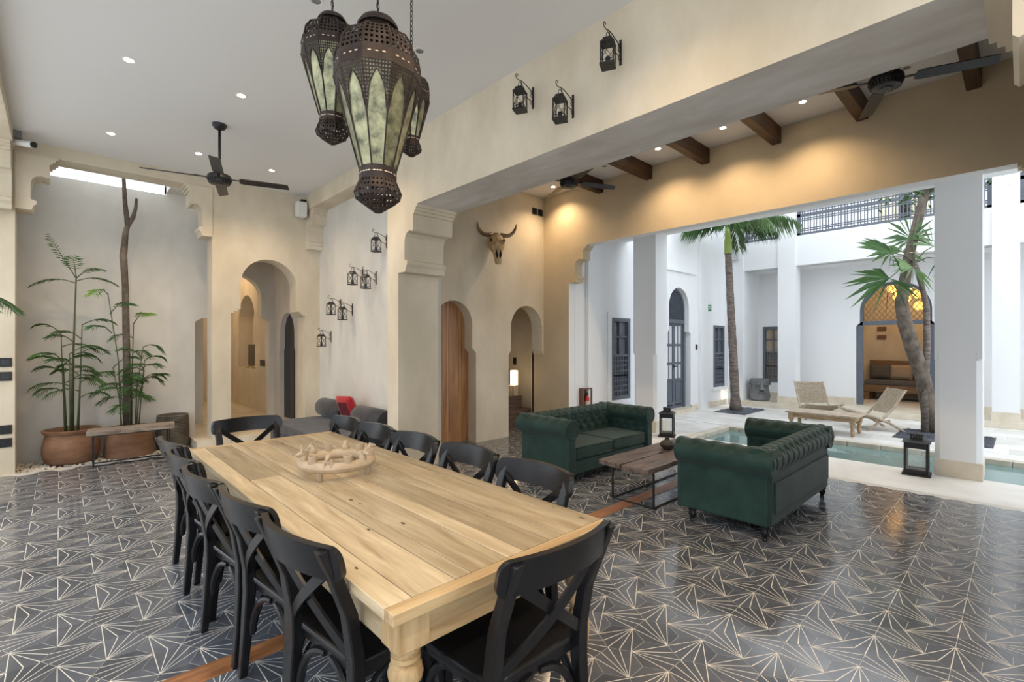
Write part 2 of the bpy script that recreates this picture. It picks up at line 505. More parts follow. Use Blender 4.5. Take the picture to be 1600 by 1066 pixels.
# ---- wall to the patio with its wide opening
ol = [(-2.6, 0), (-.36, 0), (-.36, ZH), (5.46, ZH), (5.46, 0), (YS + .3, 0), (YS + .3, HC2 + .1), (-2.6, HC2 + .1)]
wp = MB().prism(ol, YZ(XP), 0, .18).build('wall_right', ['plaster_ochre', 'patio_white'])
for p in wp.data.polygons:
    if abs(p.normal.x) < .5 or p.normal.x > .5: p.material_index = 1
tag(wp, 'beige header wall above the wide opening to the patio', kind='structure')
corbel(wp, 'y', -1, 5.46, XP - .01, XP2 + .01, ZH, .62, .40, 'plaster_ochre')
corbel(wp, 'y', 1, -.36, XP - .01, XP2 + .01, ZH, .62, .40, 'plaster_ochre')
# ---- walls out of frame
tag(MB().prism([(-1.1, 0), (-.8, 0), (-.8, 3.5), (2.8, 3.5), (2.8, 0), (XP2, 0), (XP2, HC2), (-1.1, HC2)], XZ(-2.8), 0, .2).build('wall_front', 'plaster'), 'unseen plaster wall behind the lens, its wide opening added for daylight', kind='structure')  # wide opening is invented to bring fill daylight in from behind the camera
tag(MB().box((-7, -9, -.12), (XE, -2.8, -.01)).build('patio_floor', 'paving'), 'pale stone paving outside the added opening behind the lens', kind='structure')
lb = MB().box((-1.1, -2.6, 3.97), (-.4, YB, HC)).build('trim_2', 'plaster')
tag(lb, 'plaster beam above the left-hand opening', kind='structure')
corbel(lb, 'y', -1, YB, -1.05, -.42, 3.97, .75, .42)
tag(MB().box((-7, -2.8, -.12), (-1.1, 12, -.01)).build('patio_floor', 'paving'), 'pale stone paving of the side court', kind='structure')
tag(MB().box((-7.2, -6, 0), (-7, 12, 3.2)).build('wall_left', 'patio_white'), 'white garden wall of the side court', kind='structure')

# ---- alcove
al = MB()
al.prism([(-1.1, 0), (1.60, 0), (1.60, 1.95), (1.70, 2.02), (1.86, 2.02), (1.86, 4.5), (1.22, 4.5), (1.22, 3.93), (-.14, 3.93), (-.14, 4.5), (-1.1, 4.5)], XZ(9.22), 0, .18)
al.box((-1.1, 9.22, -.12), (1.6, 9.4, 0))
al.box((-1.1, YB + .35, 3.96), (-.14, 9.24, 4.1))
al.box((1.22, YB + .35, 3.96), (1.75, 9.4, 4.1))
al.box((-1.1, YB + .35, 0), (-.9, 9.24, 3.96))
al = al.build('wall_alcove', 'plaster_pale')
tag(al, 'pale plaster alcove wall behind the potted palms', kind='structure')
g = MB().box((-.16, YB + .36, 4.06), (1.24, 9.9, 4.07)).build('window_1', 'clear_glass')
tag(g, 'bright skylight strip over the plant alcove', kind='structure')
tag(MB().box((-1.1, YB, -.12), (1.5, 9.24, -.025)).build('floor_alcove', 'soil'), 'bed of the plant alcove', kind='structure')
gr = MB()
rg = random.Random(3)
for i in range(2200):
    x, y = rg.uniform(-.9, 1.48), rg.uniform(YB + .03, 9.2)
    r = rg.uniform(.010, .02)
    a = rg.uniform(0, 6)
    vs = [(x + r * math.cos(a + t * PI / 2), y + r * math.sin(a + t * PI / 2), -.012) for t in range(4)] + [(x, y, -.012 + r * .7), (x, y, -.025)]
    gr.add(vs, [(0, 1, 4), (1, 2, 4), (2, 3, 4), (3, 0, 4), (1, 0, 5), (2, 1, 5), (3, 2, 5), (0, 3, 5)])
tag(gr.build('gravel', 'gravel_pale'), 'pale pebbles covering the alcove bed round the pots', 'gravel', kind='stuff')

# ---- hall behind the arch
hf = MB().box((1.5, YB + .02, -.1), (4.2, 14.5, .12)).build('floor_hall', 'limestone')
tag(hf, 'raised limestone floor of the hall behind the arch', kind='structure')
ol = [(1.62, .12), (1.9, .12)] + [(u, v) for u, v in notch(2.54, .43, .575, 2.17, 2.52, .12)] + [(3.24, .12), (3.24, 3.6), (1.62, 3.6)]
tag(MB().prism(ol, XZ(10.55), 0, .22).build('wall_hall', 'plaster_pale'), 'second plaster arch inside the hall', kind='structure')
ol = [(YB + .3, .12)] + notch(9.81, .40, .45, 1.55, 1.80, .12) + [(10.6, .12), (10.6, 3.6), (YB + .3, 3.6)]
tag(MB().prism(ol, YZ(3.22), 0, .24).build('wall_hall', 'plaster_pale'), 'hall side wall holding the dark arched door', kind='structure')
nb = notch(12.45, .68, .68, 1.60, 2.05, 1.03)
hole = nb
tag(MB().prism([rect(10.7, .12, 14.4, 3.6), hole], YZ(3.18), 0, .35).build('wall_hall', 'plaster'), 'warm plaster wall with arched niche in the far room', kind='structure')
x = MB()
x.box((3.5, 11.6, .9), (3.56, 13.3, 2.9)); x.box((1.0, 14.4, 0), (4.2, 14.55, 3.6)); x.box((1.0, 9.4, 3.6), (4.2, 14.5, 3.75)); x.box((1.0, 9.4, 0), (1.1, 14.5, 3.6))
x.box((1.70, YB + .35, 3.6), (3.9, 9.5, 3.75))
tag(x.build('wall_hall', 'plaster'), 'back plaster walls of the far room', kind='structure')

# ---- stair niche behind the small arch
x = MB()
x.box((5.45, 7.5, 0), (7.0, 7.6, 2.6)); x.box((5.35, YS + .26, 0), (5.45, 7.6, 2.6)); x.box((6.85, YS + .31, 0), (6.95, 7.6, 2.6)); x.box((5.35, YS + .26, 2.5), (7.0, 7.6, 2.6)); x.box((6.5, YS + .26, 0), (6.85, YS + .32, 2.5))
tag(x.build('wall_stair', 'plaster'), 'plaster stair recess behind the small arch', kind='structure')
sd = MB()
sd.box((5.45, 6.5, 0), (6.72, 7.5, .34)); sd.box((5.45, 6.62, .34), (6.48, 7.5, .60))
sd = sd.build('stair_steps', 'wreck_wood')
tag(sd, 'dark steps rising inside the stair recess', kind='structure')

# ---- ceiling joists
for i, y in enumerate((4.78, 3.885, 3.01, 2.11, 1.23, .335, -.56, -1.45)):
    o = MB().box((XB2 - .02, -.055, 0), (XP + .01, .055, .2)).build('ceiling_joist', 'joist_wood', loc=(0, y, HC2 - .2), bevel=.006)
    o.location = (0, y, HC2 - .2)
    tag(o, kind='structure')

# ================================================================== DINING TABLE
TX0, TX1, TY0, TY1, TZ = .712, 1.803, 1.268, 4.336, .80
tb = empty('dining_table', ((TX0 + TX1) / 2, (TY0 + TY1) / 2, 0), label='long pale pine dining table with turned legs', cat='table')
ox_, oy_ = (TX0 + TX1) / 2, (TY0 + TY1) / 2
def tplank(x0, x1, y0, y1, m='pine', dz=0.0):
    hx, hy = (x1 - x0) / 2 - .0018, (y1 - y0) / 2 - .0018
    return MB().box((-hx, -hy, -.019), (hx, hy, .019)).build('plank', m, tb, loc=((x0 + x1) / 2 - ox_, (y0 + y1) / 2 - oy_, TZ - .019 + dz), bevel=.003)
ew = .055
tplank(TX0, TX1, TY0, TY0 + ew, 'pine_cross'); tplank(TX0, TX1, TY1 - ew, TY1, 'pine_cross')
cuts = [TX0, TX0 + .10, TX0 + .27, TX0 + .34, TX0 + .51, TX0 + .60, TX0 + .75, TX0 + .83, TX0 + .99, TX1]
joins = [None, 3.1, None, 2.55, 3.45, None, 2.9, None, None]
for i in range(9):
    a, b = cuts[i], cuts[i + 1]
    dz = random.uniform(-.0008, .0004)
    if joins[i]:
        tplank(a, b, TY0 + ew, joins[i], dz=dz); tplank(a, b, joins[i], TY1 - ew, dz=dz - .0005)
    else:
        tplank(a, b, TY0 + ew, TY1 - ew, dz=dz)
rk = random.Random(31)
for i in range(16):
    kx, ky, kr = rk.uniform(-.5, .5), rk.uniform(-1.5, 1.4), rk.uniform(.004, .011)
    MB().add([(kr * .7 * math.cos(t * PI / 4), kr * 1.7 * math.sin(t * PI / 4) , 0) for t in range(8)], [tuple(range(8))]).build('knot', 'knot_wood', tb, loc=(kx, ky, TZ + .0006))
lx, ly = (TX1 - TX0) / 2 - .105, (TY1 - TY0) / 2 - .105
for sx in (-1, 1):
    MB().box((sx * (lx + .035) - .013, -ly, TZ - .175), (sx * (lx + .035) + .013, ly, TZ - .04)).build('apron', 'pine', tb, bevel=.003)
for sy in (-1, 1):
    MB().box((-lx, sy * (ly + .035) - .013, TZ - .175), (lx, sy * (ly + .035) + .013, TZ - .04)).build('apron', 'pine_cross', tb, bevel=.003)
prof = [(.026, 0), (.034, .01), (.040, .06), (.036, .09), (.030, .12), (.036, .14), (.030, .16), (.045, .26), (.052, .33), (.050, .37), (.036, .41), (.032, .42), (.046, .44), (.050, .46), (.046, .48), (.034, .495), (.034, .503), (.054, .52), (.058, .54), (.052, .565), (.036, .575), (.048, .585), (.048, .60)]
for sx in (-1, 1):
    for sy in (-1, 1):
        m = MB().lathe([(r, z * 1.0) for r, z in prof], 20)
        lg = m.build('leg', 'pine_leg', tb, loc=(sx * lx, sy * ly, 0), smooth=35)
        q = MB()
        q.box((-.058, -.058, .63), (.058, .058, TZ - .039))
        q.lathe([(.042, .595), (.056, .63)], 16)
        q.build('leg_block', 'pine_leg', lg, bevel=.006)

# ================================================================== DINING CHAIRS
def make_chair():
    r = empty('dining_chair')
    bw = .21                                   # half distance between the posts
    # seat, faces +y
    sp = [(-.215, -.20), (-.235, .02), (-.235, .16), (-.20, .215), (.20, .215), (.235, .16), (.235, .02), (.215, -.20), (.15, -.225), (-.15, -.225)]
    MB().prism(sp, XY(.437), 0, .028).build('seat', 'black_wood', r, bevel=.009)
    fr = MB()
    for s in (-1, 1):
        fr.bar((s * .185, -.19, .413), (s * .195, .17, .413), .024, .045)
    fr.bar((-.19, .175, .413), (.19, .175, .413), .024, .045, up=(0, 0, 1)); fr.bar((-.19, -.19, .413), (.19, -.19, .413), .024, .045)
    fr.build('seat_frame', 'black_wood', r)
    for s in (-1, 1):
        pts = [(s * (bw + .005), -.248, 0), (s * (bw + .004), -.232, .18), (s * bw, -.220, .38), (s * bw, -.222, .49), (s * (bw + .004), -.248, .64), (s * (bw + .010), -.306, .79), (s * (bw + .010), -.347, .878)]
        p = MB()
        rs = [.018, .021, .024, .024, .023, .022, .018]
        for i in range(len(pts) - 1):          # squared post in short swept pieces
            pass
        vs, fs = [], []
        for (x, y, z), q in zip(pts, rs):
            vs += [(x - q, y - q * .95, z), (x + q, y - q * .95, z), (x + q, y + q * .95, z), (x - q, y + q * .95, z)]
        for i in range(len(pts) - 1):
            for j in range(4):
                a, b = i * 4 + j, i * 4 + (j + 1) % 4
                fs.append((a, b, b + 4, a + 4))
        fs += [(3, 2, 1, 0), tuple(len(vs) - 4 + j for j in range(4))]
        p.add(vs, fs)
        p.build('back_post', 'black_wood', r, bevel=.006)
        l = MB()
        q0, q1 = .016, .021
        l.add([(s * .200 - q0, .185 - q0, 0), (s * .200 + q0, .185 - q0, 0), (s * .200 + q0, .185 + q0, 0), (s * .200 - q0, .185 + q0, 0),
               (s * .198 - q1, .178 - q1, .437), (s * .198 + q1, .178 - q1, .437), (s * .198 + q1, .178 + q1, .437), (s * .198 - q1, .178 + q1, .437)],
              [(0, 3, 2, 1), (4, 5, 6, 7), (0, 1, 5, 4), (1, 2, 6, 5), (2, 3, 7, 6), (3, 0, 4, 7)])
        l.build('leg', 'black_wood', r, bevel=.004)
    # bent brackets under the seat: side arches and front/back arch
    def bent(p, q, r=.0155):
        p, q = Vector(p), Vector(q)
        h = Vector((q.x - p.x, q.y - p.y, 0))
        m = MB()
        m.tube([p + h * (1 - math.cos(k * PI / 16)) + Vector((0, 0, (q.z - p.z) * math.sin(k * PI / 16))) for k in range(9)], [r * .8] + [r] * 7 + [r * .85], 8)
        m.build('bent_bracket', 'black_wood', r_, smooth=40)
    r_ = r
    for s in (-1, 1):
        bent((s * .198, .160, .19), (s * .19, .01, .395)); bent((s * .203, -.205, .19), (s * .19, -.05, .395))
        bent((s * .180, .176, .19), (s * .02, .176, .395)); bent((s * .190, -.215, .19), (s * .02, -.20, .395))
    # curved top rail with rolled ends
    n = 40
    vs, fs = [], []
    hw = .264
    for i in range(n + 1):
        t = math.sin((-1 + 2 * i / n) * PI / 2)
        x = hw * t
        y = -.362 + .062 * t * t
        e = math.sqrt(max(0, 1 - max(0, (abs(t) - .88) / .12) ** 2))
        h = .056 * (.30 + .70 * e)
        zc = .827 + .008 * (1 - t * t)
        th = .0135
        dy = 2 * .062 * t / hw
        nx, ny = -dy, 1.0
        L = math.hypot(nx, ny); nx /= L; ny /= L
        for a, b in ((-1, -1), (-1, -.35), (-1, .35), (-.9, 1), (.9, 1), (1, .35), (1, -.35), (1, -1)):
            bb = b * h
            vs.append((x + nx * a * th, y + ny * a * th - .22 * bb, zc + bb))
    k = 8
    for i in range(n):
        for j in range(k):
            a, b = i * k + j, i * k + (j + 1) % k
            fs.append((a, b, b + k, a + k))
    fs += [tuple(range(k - 1, -1, -1)), tuple(n * k + j for j in range(k))]
    MB().add(vs, fs).build('top_rail', 'black_wood', r, smooth=50)
    # crossed slats, bowed
    for s in (-1, 1):
        m = MB()
        pv, pf = [], []
        N = 14
        off = .010 * s
        for i in range(N + 1):
            t = i / N
            x = s * (-bw + .012 + (2 * bw - .024) * t)
            z = .80 - .315 * t + .0 * t
            y = -.305 + .075 * t - .020 * math.sin(PI * t) + off * math.sin(PI * t) * .9
            w = .021
            ux, uz = .78, .62
            for a, b in ((-1, -1), (1, -1), (1, 1), (-1, 1)):
                pv.append((x + s * uz * a * w * .75, y + b * .0055, z + ux * a * w))
        for i in range(N):
            for j in range(4):
                a, b = i * 4 + j, i * 4 + (j + 1) % 4
                pf.append((a, b, b + 4, a + 4))
        pf += [(3, 2, 1, 0), tuple(N * 4 + j for j in range(4))]
        m.add(pv, pf).build('cross_slat', 'black_wood', r, smooth=40)
    return r
CH = make_chair()
CH.scale = (1.06, 1.06, 1.06)
places = [
    ((.955, 1.83, 0), -PI / 2, 'black cross-back dining chair, nearest on the side by the left opening'),
    ((.925, 2.37, 0), -PI / 2, 'black cross-back dining chair, second from the lens on the left side of the table'),
    ((.870, 2.92, 0), -PI / 2, 'black cross-back dining chair, middle one on the left side of the table'),
    ((.875, 3.47, 0), -PI / 2, 'black cross-back dining chair, fourth from the lens on the left side of the table'),
    ((.90, 4.03, 0), -PI / 2, 'black cross-back dining chair, farthest on the left side of the table'),
    ((1.545, 1.83, 0), PI / 2, 'black cross-back dining chair, nearest on the side towards the sofas'),
    ((1.555, 2.42, 0), PI / 2, 'black cross-back dining chair, second from the lens on the sofa side of the table'),
    ((1.535, 3.01, 0), PI / 2, 'black cross-back dining chair, middle one on the sofa side of the table'),
    ((1.52, 3.57, 0), PI / 2, 'black cross-back dining chair, fourth from the lens on the sofa side of the table'),
    ((1.51, 4.11, 0), PI / 2, 'black cross-back dining chair, farthest on the sofa side of the table'),
    ((1.245, 1.415, 0), 0, 'black cross-back dining chair at the near end of the table'),
    ((1.22, 4.385, 0), PI, 'black cross-back dining chair at the far end of the table'),
]
for i, (l, a, lab) in enumerate(places):
    o = CH if i == 0 else copy_tree(CH)
    o.location = l; o.rotation_euler.z = a + (.11 if i < 5 else 0)
    tag(o, lab, 'chair', 'dining chairs round the long table')

# ================================================================== CLAY RING
ring = empty('candle_ring', (1.255, 2.915, TZ), .15, 'sand-coloured clay candle ring with small animal figures on the table', 'candle holder')
rr, rt_ = .198, .032
MB().grid(lambda u, v: ((rr + rt_ * math.cos(2 * PI * v)) * math.cos(2 * PI * u), (rr + rt_ * math.cos(2 * PI * v)) * math.sin(2 * PI * u), .075 + rt_ * math.sin(2 * PI * v)), 40, 12, closeu=True).build('ring', 'clay', ring, smooth=True)
for k in range(4):
    a = .5 + k * PI / 2
    MB().lathe([(.010, 0), (.014, .004), (.020, .06)], 10).build('foot', 'clay', ring, loc=(rr * math.cos(a), rr * math.sin(a), 0), smooth=40)
for k in range(6):
    a = .25 + k * PI / 3
    MB().lathe([(.0, 0), (.020, 0), (.024, .01), (.025, .048), (.025, .052), (.020, .052), (.018, .02), (0, .018)], 14).build('candle_cup', 'clay', ring, loc=(rr * math.cos(a), rr * math.sin(a), .092), smooth=40)
def animal(kind, a):
    m = MB()
    m.lathe([(0, 0), (.020, .004), (.022, .02), (.015, .038), (.0, .044)], 10)
    fx = .012
    m.tube([(0, 0, .034), (fx, 0, .052), (fx + .022, 0, .046), (fx + .034, 0, .038)], [.012, .015, .011, .005], 8)
    if kind == 'deer':
        for s in (-1, 1):
            m.tube([(fx - .004, s * .008, .06), (fx - .008, s * .024, .075), (fx - .008, s * .028, .102)], [.004, .005, .002], 6)
            m.tube([(fx - .008, s * .022, .073), (fx - .006, s * .040, .084)], [.004, .0015], 6)
            m.tube([(fx - .002, s * .012, .054), (fx - .004, s * .034, .056)], [.005, .001], 6)
    elif kind == 'rabbit':
        for s in (-1, 1):
            m.tube([(fx, s * .006, .058), (fx - .016, s * .014, .08), (fx - .02, s * .016, .094)], [.004, .006, .002], 6)
    else:
        for s in (-1, 1):
            m.tube([(0, s * .014, .03), (.018, s * .022, .012), (.026, s * .016, -.01)], [.008, .007, .005], 6)
            m.lathe([(0, .052), (.006, .055), (.005, .064), (0, .067)], 6, (fx - .004, s * .011, 0))
    m.build(kind + '_figure', 'clay', ring, loc=(rr * math.cos(a), rr * math.sin(a), .094), rz=a, smooth=60)
for k, kd in enumerate(('monkey', 'rabbit', 'deer', 'bird', 'deer', 'monkey')):
    animal(kd, .25 + PI / 6 + k * PI / 3)

# ================================================================== CHESTERFIELD SOFAS
def make_sofa():
    """local: x along the width, front at -y, origin on the floor at the centre"""
    r = empty('sofa')
    Wd, D, H = 1.84, .84, .755
    rr = .115
    zc = H - rr
    aw = .15                                     # arm panel thickness
    hx, hy = Wd / 2, D / 2
    MB().box((-hx + .07, -hy + .05, .125), (hx - .07, hy - .08, .29)).build('base', 'velvet', r, bevel=.015)
    MB().box((-hx + .2, -hy + .035, .12), (hx - .2, -hy + .055, .27)).build('front_panel', 'velvet', r, bevel=.008)
    def roll(name, length, axis, center, nb, pleat=.0, stag=0.0):
        """tufted bolster-like roll; dimples where the buttons sit"""
        def fn(u, v):
            a = 2 * PI * v
            s = (u - .5) * length
            rad = rr
            # pleats run round the roll between the buttons
            ph = (u * nb + .5) % 1.0
            dpl = abs(ph - .5)
            act = 1.0
            rad -= pleat * math.exp(-((.5 - dpl) / .10) ** 2) * (.35 + .65 * act)
            for row, aa in ((0, PI * .18), (1, PI * .46), (0, PI * .74)):
                q = (u * nb + (.5 if row else 0) + stag) % 1.0
                dd = min(q, 1 - q) * length / nb
                da = ((a - aa + PI) % (2 * PI) - PI) * rr
                rad -= .028 * math.exp(-(dd * dd + da * da) / (2 * .022 ** 2))
            c, s_ = math.cos(a) * rad, math.sin(a) * rad
            if axis == 'x':
                return (center[0] + s, center[1] - c, center[2] + s_)
            sg = -1 if center[0] > 0 else 1
            return (center[0] + sg * c, center[1] + s, center[2] + s_)
        m = MB().grid(fn, nb * 12, 32)
        k = len(m.v)
        for e in (0, nb * 12):
            ring_ = [e * 33 + j for j in range(32)]
            m.f.append(tuple(ring_)); m.m.append(0)
        return m.build(name, 'velvet', r, smooth=60)
    for s in (-1, 1):
        x0, x1 = s * (hx - aw - .03), s * (hx - .065)
        arm = MB().box((min(x0, x1), -hy + .01, .125), (max(x0, x1), hy - .075, zc)).build('arm', 'velvet', r, bevel=.02)
        rl = roll('arm_roll', D - .04, 'y', (s * (hx - rr), -.015, zc), 5)
        rl.parent = arm
        # scroll front with piping
        f = MB()
        f.lathe([(0, 0), (rr * .90, 0), (rr * .98, .012), (rr * .98, .02), (rr * .86, .026), (rr * .8, .020), (0, .024)], 28, M=Matrix.Translation((s * (hx - rr), -hy + .012, zc)) @ Matrix.Rotation(PI / 2, 4, 'X'))
        f.build('scroll_front', 'velvet', arm, smooth=40)
        MB().box((s * (hx - rr) - .055, -hy - .005, .12), (s * (hx - rr) + .055, -hy + .03, zc - .03)).build('arm_facing', 'velvet', arm, bevel=.01)
    back = MB().box((-hx + .10, hy - .22, .125), (hx - .10, hy - .065, zc)).build('back', 'velvet', r, bevel=.015)
    MB().box((-hx + .16, hy - .075, .22), (hx - .16, hy - .045, .47)).build('rear_panel', 'velvet', back, bevel=.006)
    rl = roll('back_roll', Wd - .10, 'x', (0, hy - rr - .02, zc), 13, pleat=.010)
    rl.parent = back
    # diamond-tufted inner back
    def ib(u, v):
        x = (u - .5) * (Wd - .34)
        z = .40 + v * (zc + .05 - .40)
        d = .035
        for row in range(3):
            zz = .46 + row * .085
            q = (u * 9 + (.5 if row % 2 else 0)) % 1.0
            dx = min(q, 1 - q) * (Wd - .34) / 9
            dz = z - zz
            d -= .026 * math.exp(-(dx * dx + dz * dz) / (2 * .024 ** 2))
            # folds running diagonally between buttons
        f1 = abs(((u * 9 + (z - .46) / .17) % 1.0) - .5); f2 = abs(((u * 9 - (z - .46) / .17) % 1.0) - .5)
        d -= .008 * (math.exp(-((.5 - f1) / .07) ** 2) + math.exp(-((.5 - f2) / .07) ** 2))
        return (x, hy - .22 - d, z)
    MB().grid(ib, 90, 24).build('tufted_back', 'velvet', back, smooth=True)
    for s in (-1, 1):
        def ia(u, v, s=s):
            y = -hy + .05 + u * (D - .30)
            z = .40 + v * (zc + .05 - .40)
            d = .02
            for row in range(2):
                zz = .48 + row * .10
                q = (u * 4 + (.5 if row % 2 else 0)) % 1.0
                dy = min(q, 1 - q) * (D - .3) / 4
                d -= .018 * math.exp(-(dy * dy + (z - zz) ** 2) / (2 * .022 ** 2))
            return (s * (hx - aw - .03 - d), y, z)
        MB().grid(ia, 40, 16).build('tufted_side', 'velvet', r, smooth=True)
        x0, x1 = (.004, hx - aw - .04) if s > 0 else (-(hx - aw - .04), -.004)
        c = MB().box((x0, -hy + .02, .285), (x1, hy - .25, .43)).build('seat_cushion', 'velvet', r, bevel=.035, segs=4)
        pz = MB()
        q = .012
        for z in (.418, .298):
            pz.tube([(x0 + q, -hy + .022, z), (x1 - q, -hy + .022, z)], .006, 6)
        pz.build('piping', 'velvet', c, smooth=True)
    bt = MB()
    for row in range(3):
        for k in range(10):
            u = (k + (.5 if row % 2 else 0)) / 9
            if 0 < u < 1:
                bt.lathe([(0, -.004), (.009, 0), (.006, .005), (0, .006)], 8, M=Matrix.Translation(((u - .5) * (Wd - .34), hy - .23, .46 + row * .085)) @ Matrix.Rotation(PI / 2, 4, 'X'))
    tag(bt.build('tufting_button', 'velvet', back), kind='stuff')
    for k in range(6):
        MB().lathe([(0, 0), (.010, .001), (.007, .006), (0, .007)], 8, M=Matrix.Translation((-hx + .3 + k * .25, -hy + .036, .2)) @ Matrix.Rotation(PI / 2, 4, 'X')).build('front_button', 'velvet', r)
    for sx in (-1, 1):
        for sy in (-1, 1):
            MB().lathe([(.015, 0), (.022, .01), (.016, .03), (.028, .05), (.034, .075), (.026, .095), (.036, .1), (.036, .125)], 14).build('leg', 'black_wood', r, loc=(sx * (hx - .115), sy * (hy - .115) - .0, 0), smooth=35)
    return r
sf = make_sofa()
sf.location = (4.95, 3.85, 0)
tag(sf, 'dark green velvet tufted sofa facing the lens, behind the low plank table', 'sofa', 'pair of green tufted sofas')
s2 = copy_tree(sf, (4.96, 1.74, 0), PI, 'dark green velvet tufted sofa seen from behind, nearest the pool', 'pair of green tufted sofas')

# ================================================================== COFFEE TABLE
ct = empty('coffee_table', (4.83, 2.68, 0), label='low coffee table of two weathered planks on a thin black frame', cat='table')
def rough_plank(name, x0, x1, y0, y1, z0, z1, m, parent, seed, loc=(0, 0, 0)):
    rg = random.Random(seed)
    n = 14
    vs, fs = [], []
    for i in range(n + 1):
        x = x0 + (x1 - x0) * i / n
        a, b = rg.uniform(-.008, .008), rg.uniform(-.008, .008)
        e = rg.uniform(-.02, .02) if i in (0, n) else 0
        vs += [(x + e, y0 + a, z0), (x - e, y1 + b, z0), (x - e, y1 + b, z1 + rg.uniform(-.002, .002)), (x + e, y0 + a, z1 + rg.uniform(-.002, .002))]
    for i in range(n):
        for j in range(4):
            p, q = i * 4 + j, i * 4 + (j + 1) % 4
            fs.append((p, q, q + 4, p + 4))
    fs += [(3, 2, 1, 0), tuple(n * 4 + j for j in range(4))]
    return MB().add(vs, fs).build(name, m, parent, loc=loc, bevel=.006)
rough_plank('plank', -.86, .84, -.285, -.012, .372, .425, 'wreck_wood', ct, 1)
rough_plank('plank', -.84, .86, .012, .285, .375, .425, 'wreck_wood', ct, 2)
fr = MB()
for z in (.008, .364):
    for y in (-.235, .235):
        fr.bar((-.66, y, z), (.80, y, z), .016, .016)
    for x in (-.66, .80):
        fr.bar((x, -.235, z), (x, .235, z), .016, .016)
for x in (-.66, .80):
    for y in (-.235, .235):
        fr.bar((x, y, 0), (x, y, .372), .016, .016)
fr.build('frame', 'black_metal', ct)
vz = empty('vase', (4.93, 2.72, .426), label='small round dark clay vase on the low plank table', cat='vase')
MB().lathe([(0, 0), (.045, 0), (.075, .03), (.082, .055), (.065, .085), (.03, .105), (.022, .112), (.024, .125), (.028, .13), (.018, .13), (.016, .11), (0, .108)], 24).build('body', 'dark_clay', vz, smooth=40)

# ================================================================== DAYBED
db = empty('daybed', (2.84, 6.85, 0), label='low grey velvet daybed under the cascade of lanterns', cat='daybed')
MB().box((-.49, -1.08, .03), (.49, 1.06, .27)).build('base', 'grey_velvet', db, bevel=.02)
MB().box((-.49, -1.08, .272), (.49, 1.06, .42)).build('mattress', 'grey_velvet', db, bevel=.03, segs=3)
def bolster(y, L, label):
    o = empty('bolster_cushion', (3.165, y, .42), label=label, cat='cushion', group='grey bolsters on the daybed')
    R = .145
    M = Matrix.Translation((0, 0, R)) @ Matrix.Rotation(PI / 2, 4, 'X')
    MB().lathe([(0, -L / 2), (R * .9, -L / 2), (R, -L / 2 + .02), (R * 1.02, 0), (R, L / 2 - .02), (R * .9, L / 2), (0, L / 2)], 32, M=M).build('cover', 'grey_velvet', o, smooth=50)
    pp = MB()
    for s in (-1, 1):
        pp.tube([(R * .93 * math.cos(t * PI / 12), s * (L / 2 - .008), R + R * .93 * math.sin(t * PI / 12)) for t in range(25)], .006, 6, cap=False)
    pp.build('piping', 'grey_velvet', o, smooth=True)
bolster(7.46, .90, 'dark grey velvet bolster left of the red cushion')
bolster(6.19, .82, 'grey velvet bolster right of the red cushion by the pillar')
def pillow_mb(w, h, t, n=14):
    def fn(sg):
        def f(u, v):
            a, b = 2 * u - 1, 2 * v - 1
            k = max(0, (1 - a ** 4) * (1 - b ** 4)) ** .45
            pinch = 1 - .05 * (1 - abs(a)) * 0
            return (a * w / 2 * (1 - .06 * (1 - b * b) * abs(a) * 0), sg * t / 2 * k, b * h / 2)
        return f
    return MB().grid(fn(1), n, n).grid(fn(-1), n, n)
rp_ = empty('throw_cushion', (3.03, 6.80, .425), label='red cushion with a dark woven panel leaning between the bolsters', cat='cushion')
M = Matrix.Translation((0.06, 0, .21)) @ Matrix.Rotation(-.35, 4, 'Y') @ Matrix.Rotation(PI / 2 + .15, 4, 'Z')
m = pillow_mb(.38, .42, .14); m.v = [tuple(M @ Vector(p)) for p in m.v]; m.build('cover', 'red_cloth', rp_, smooth=60)
def pan(u, v):
    a, b = (2 * u - 1) * .62, (2 * v - 1) * .62
    k = max(0, (1 - a ** 4) * (1 - b ** 4)) ** .45
    return M @ Vector((a * .19, .070 * k + .003, b * .22))
MB().grid(pan, 8, 8).build('woven_panel', 'maroon_weave', rp_)

# ================================================================== PATIO
YN, XF, XR = 5.45, 13.0, 14.1
PX0, PX1, PY1, PY0 = 7.9, 9.4, 3.9, -3.5      # pool
pv = MB()
for a, b, t in (((XE, -8), (PX0, 9), 0), ((PX1, -8), (18, 9), -.008), ((PX0, PY1), (PX1, 9), -.008), ((PX0, -8), (PX1, PY0), 0)):
    pv.box((*a, -.12), (*b, t))
pv = pv.build('patio_floor', 'paving')
tag(pv, 'pale limestone paving round the plunge pool', kind='structure')
rp2 = random.Random(17)
row = 0
x = PX1 + .14
while x < XF - .1:
    w = min(.46, XF - .06 - x)
    y = -3.2 - (row % 2) * .42
    while y < YN - .05:
        h = rp2.uniform(.75, 1.0)
        y1 = min(y + h, YN - .035)
        if y1 - y > .05:
            MB().box((0, 0, -.012), (w - .007, y1 - y - .007, rp2.uniform(-.0015, .0005))).build('paving_slab', 'paver', pv, loc=(x, y, 0))
        y = y1 if y1 < YN - .04 else 99
    x += .46; row += 1
for k in range(4):
    MB().box((0, 0, -.012), (.368, YN - PY1 - .17, 0)).build('paving_slab', 'paver', pv, loc=(PX0 + k * .375, PY1 + .135, 0))
pb = MB()
pb.box((PX0 - .15, PY0 - .15, -1.3), (PX1 + .15, PY1 + .15, -1.1)); pb.box((PX0 - .15, PY0 - .1, -1.1), (PX0 - .0, PY1 + .1, -.121)); pb.box((PX1 + .0, PY0 - .1, -1.1), (PX1 + .15, PY1 + .1, -.121))
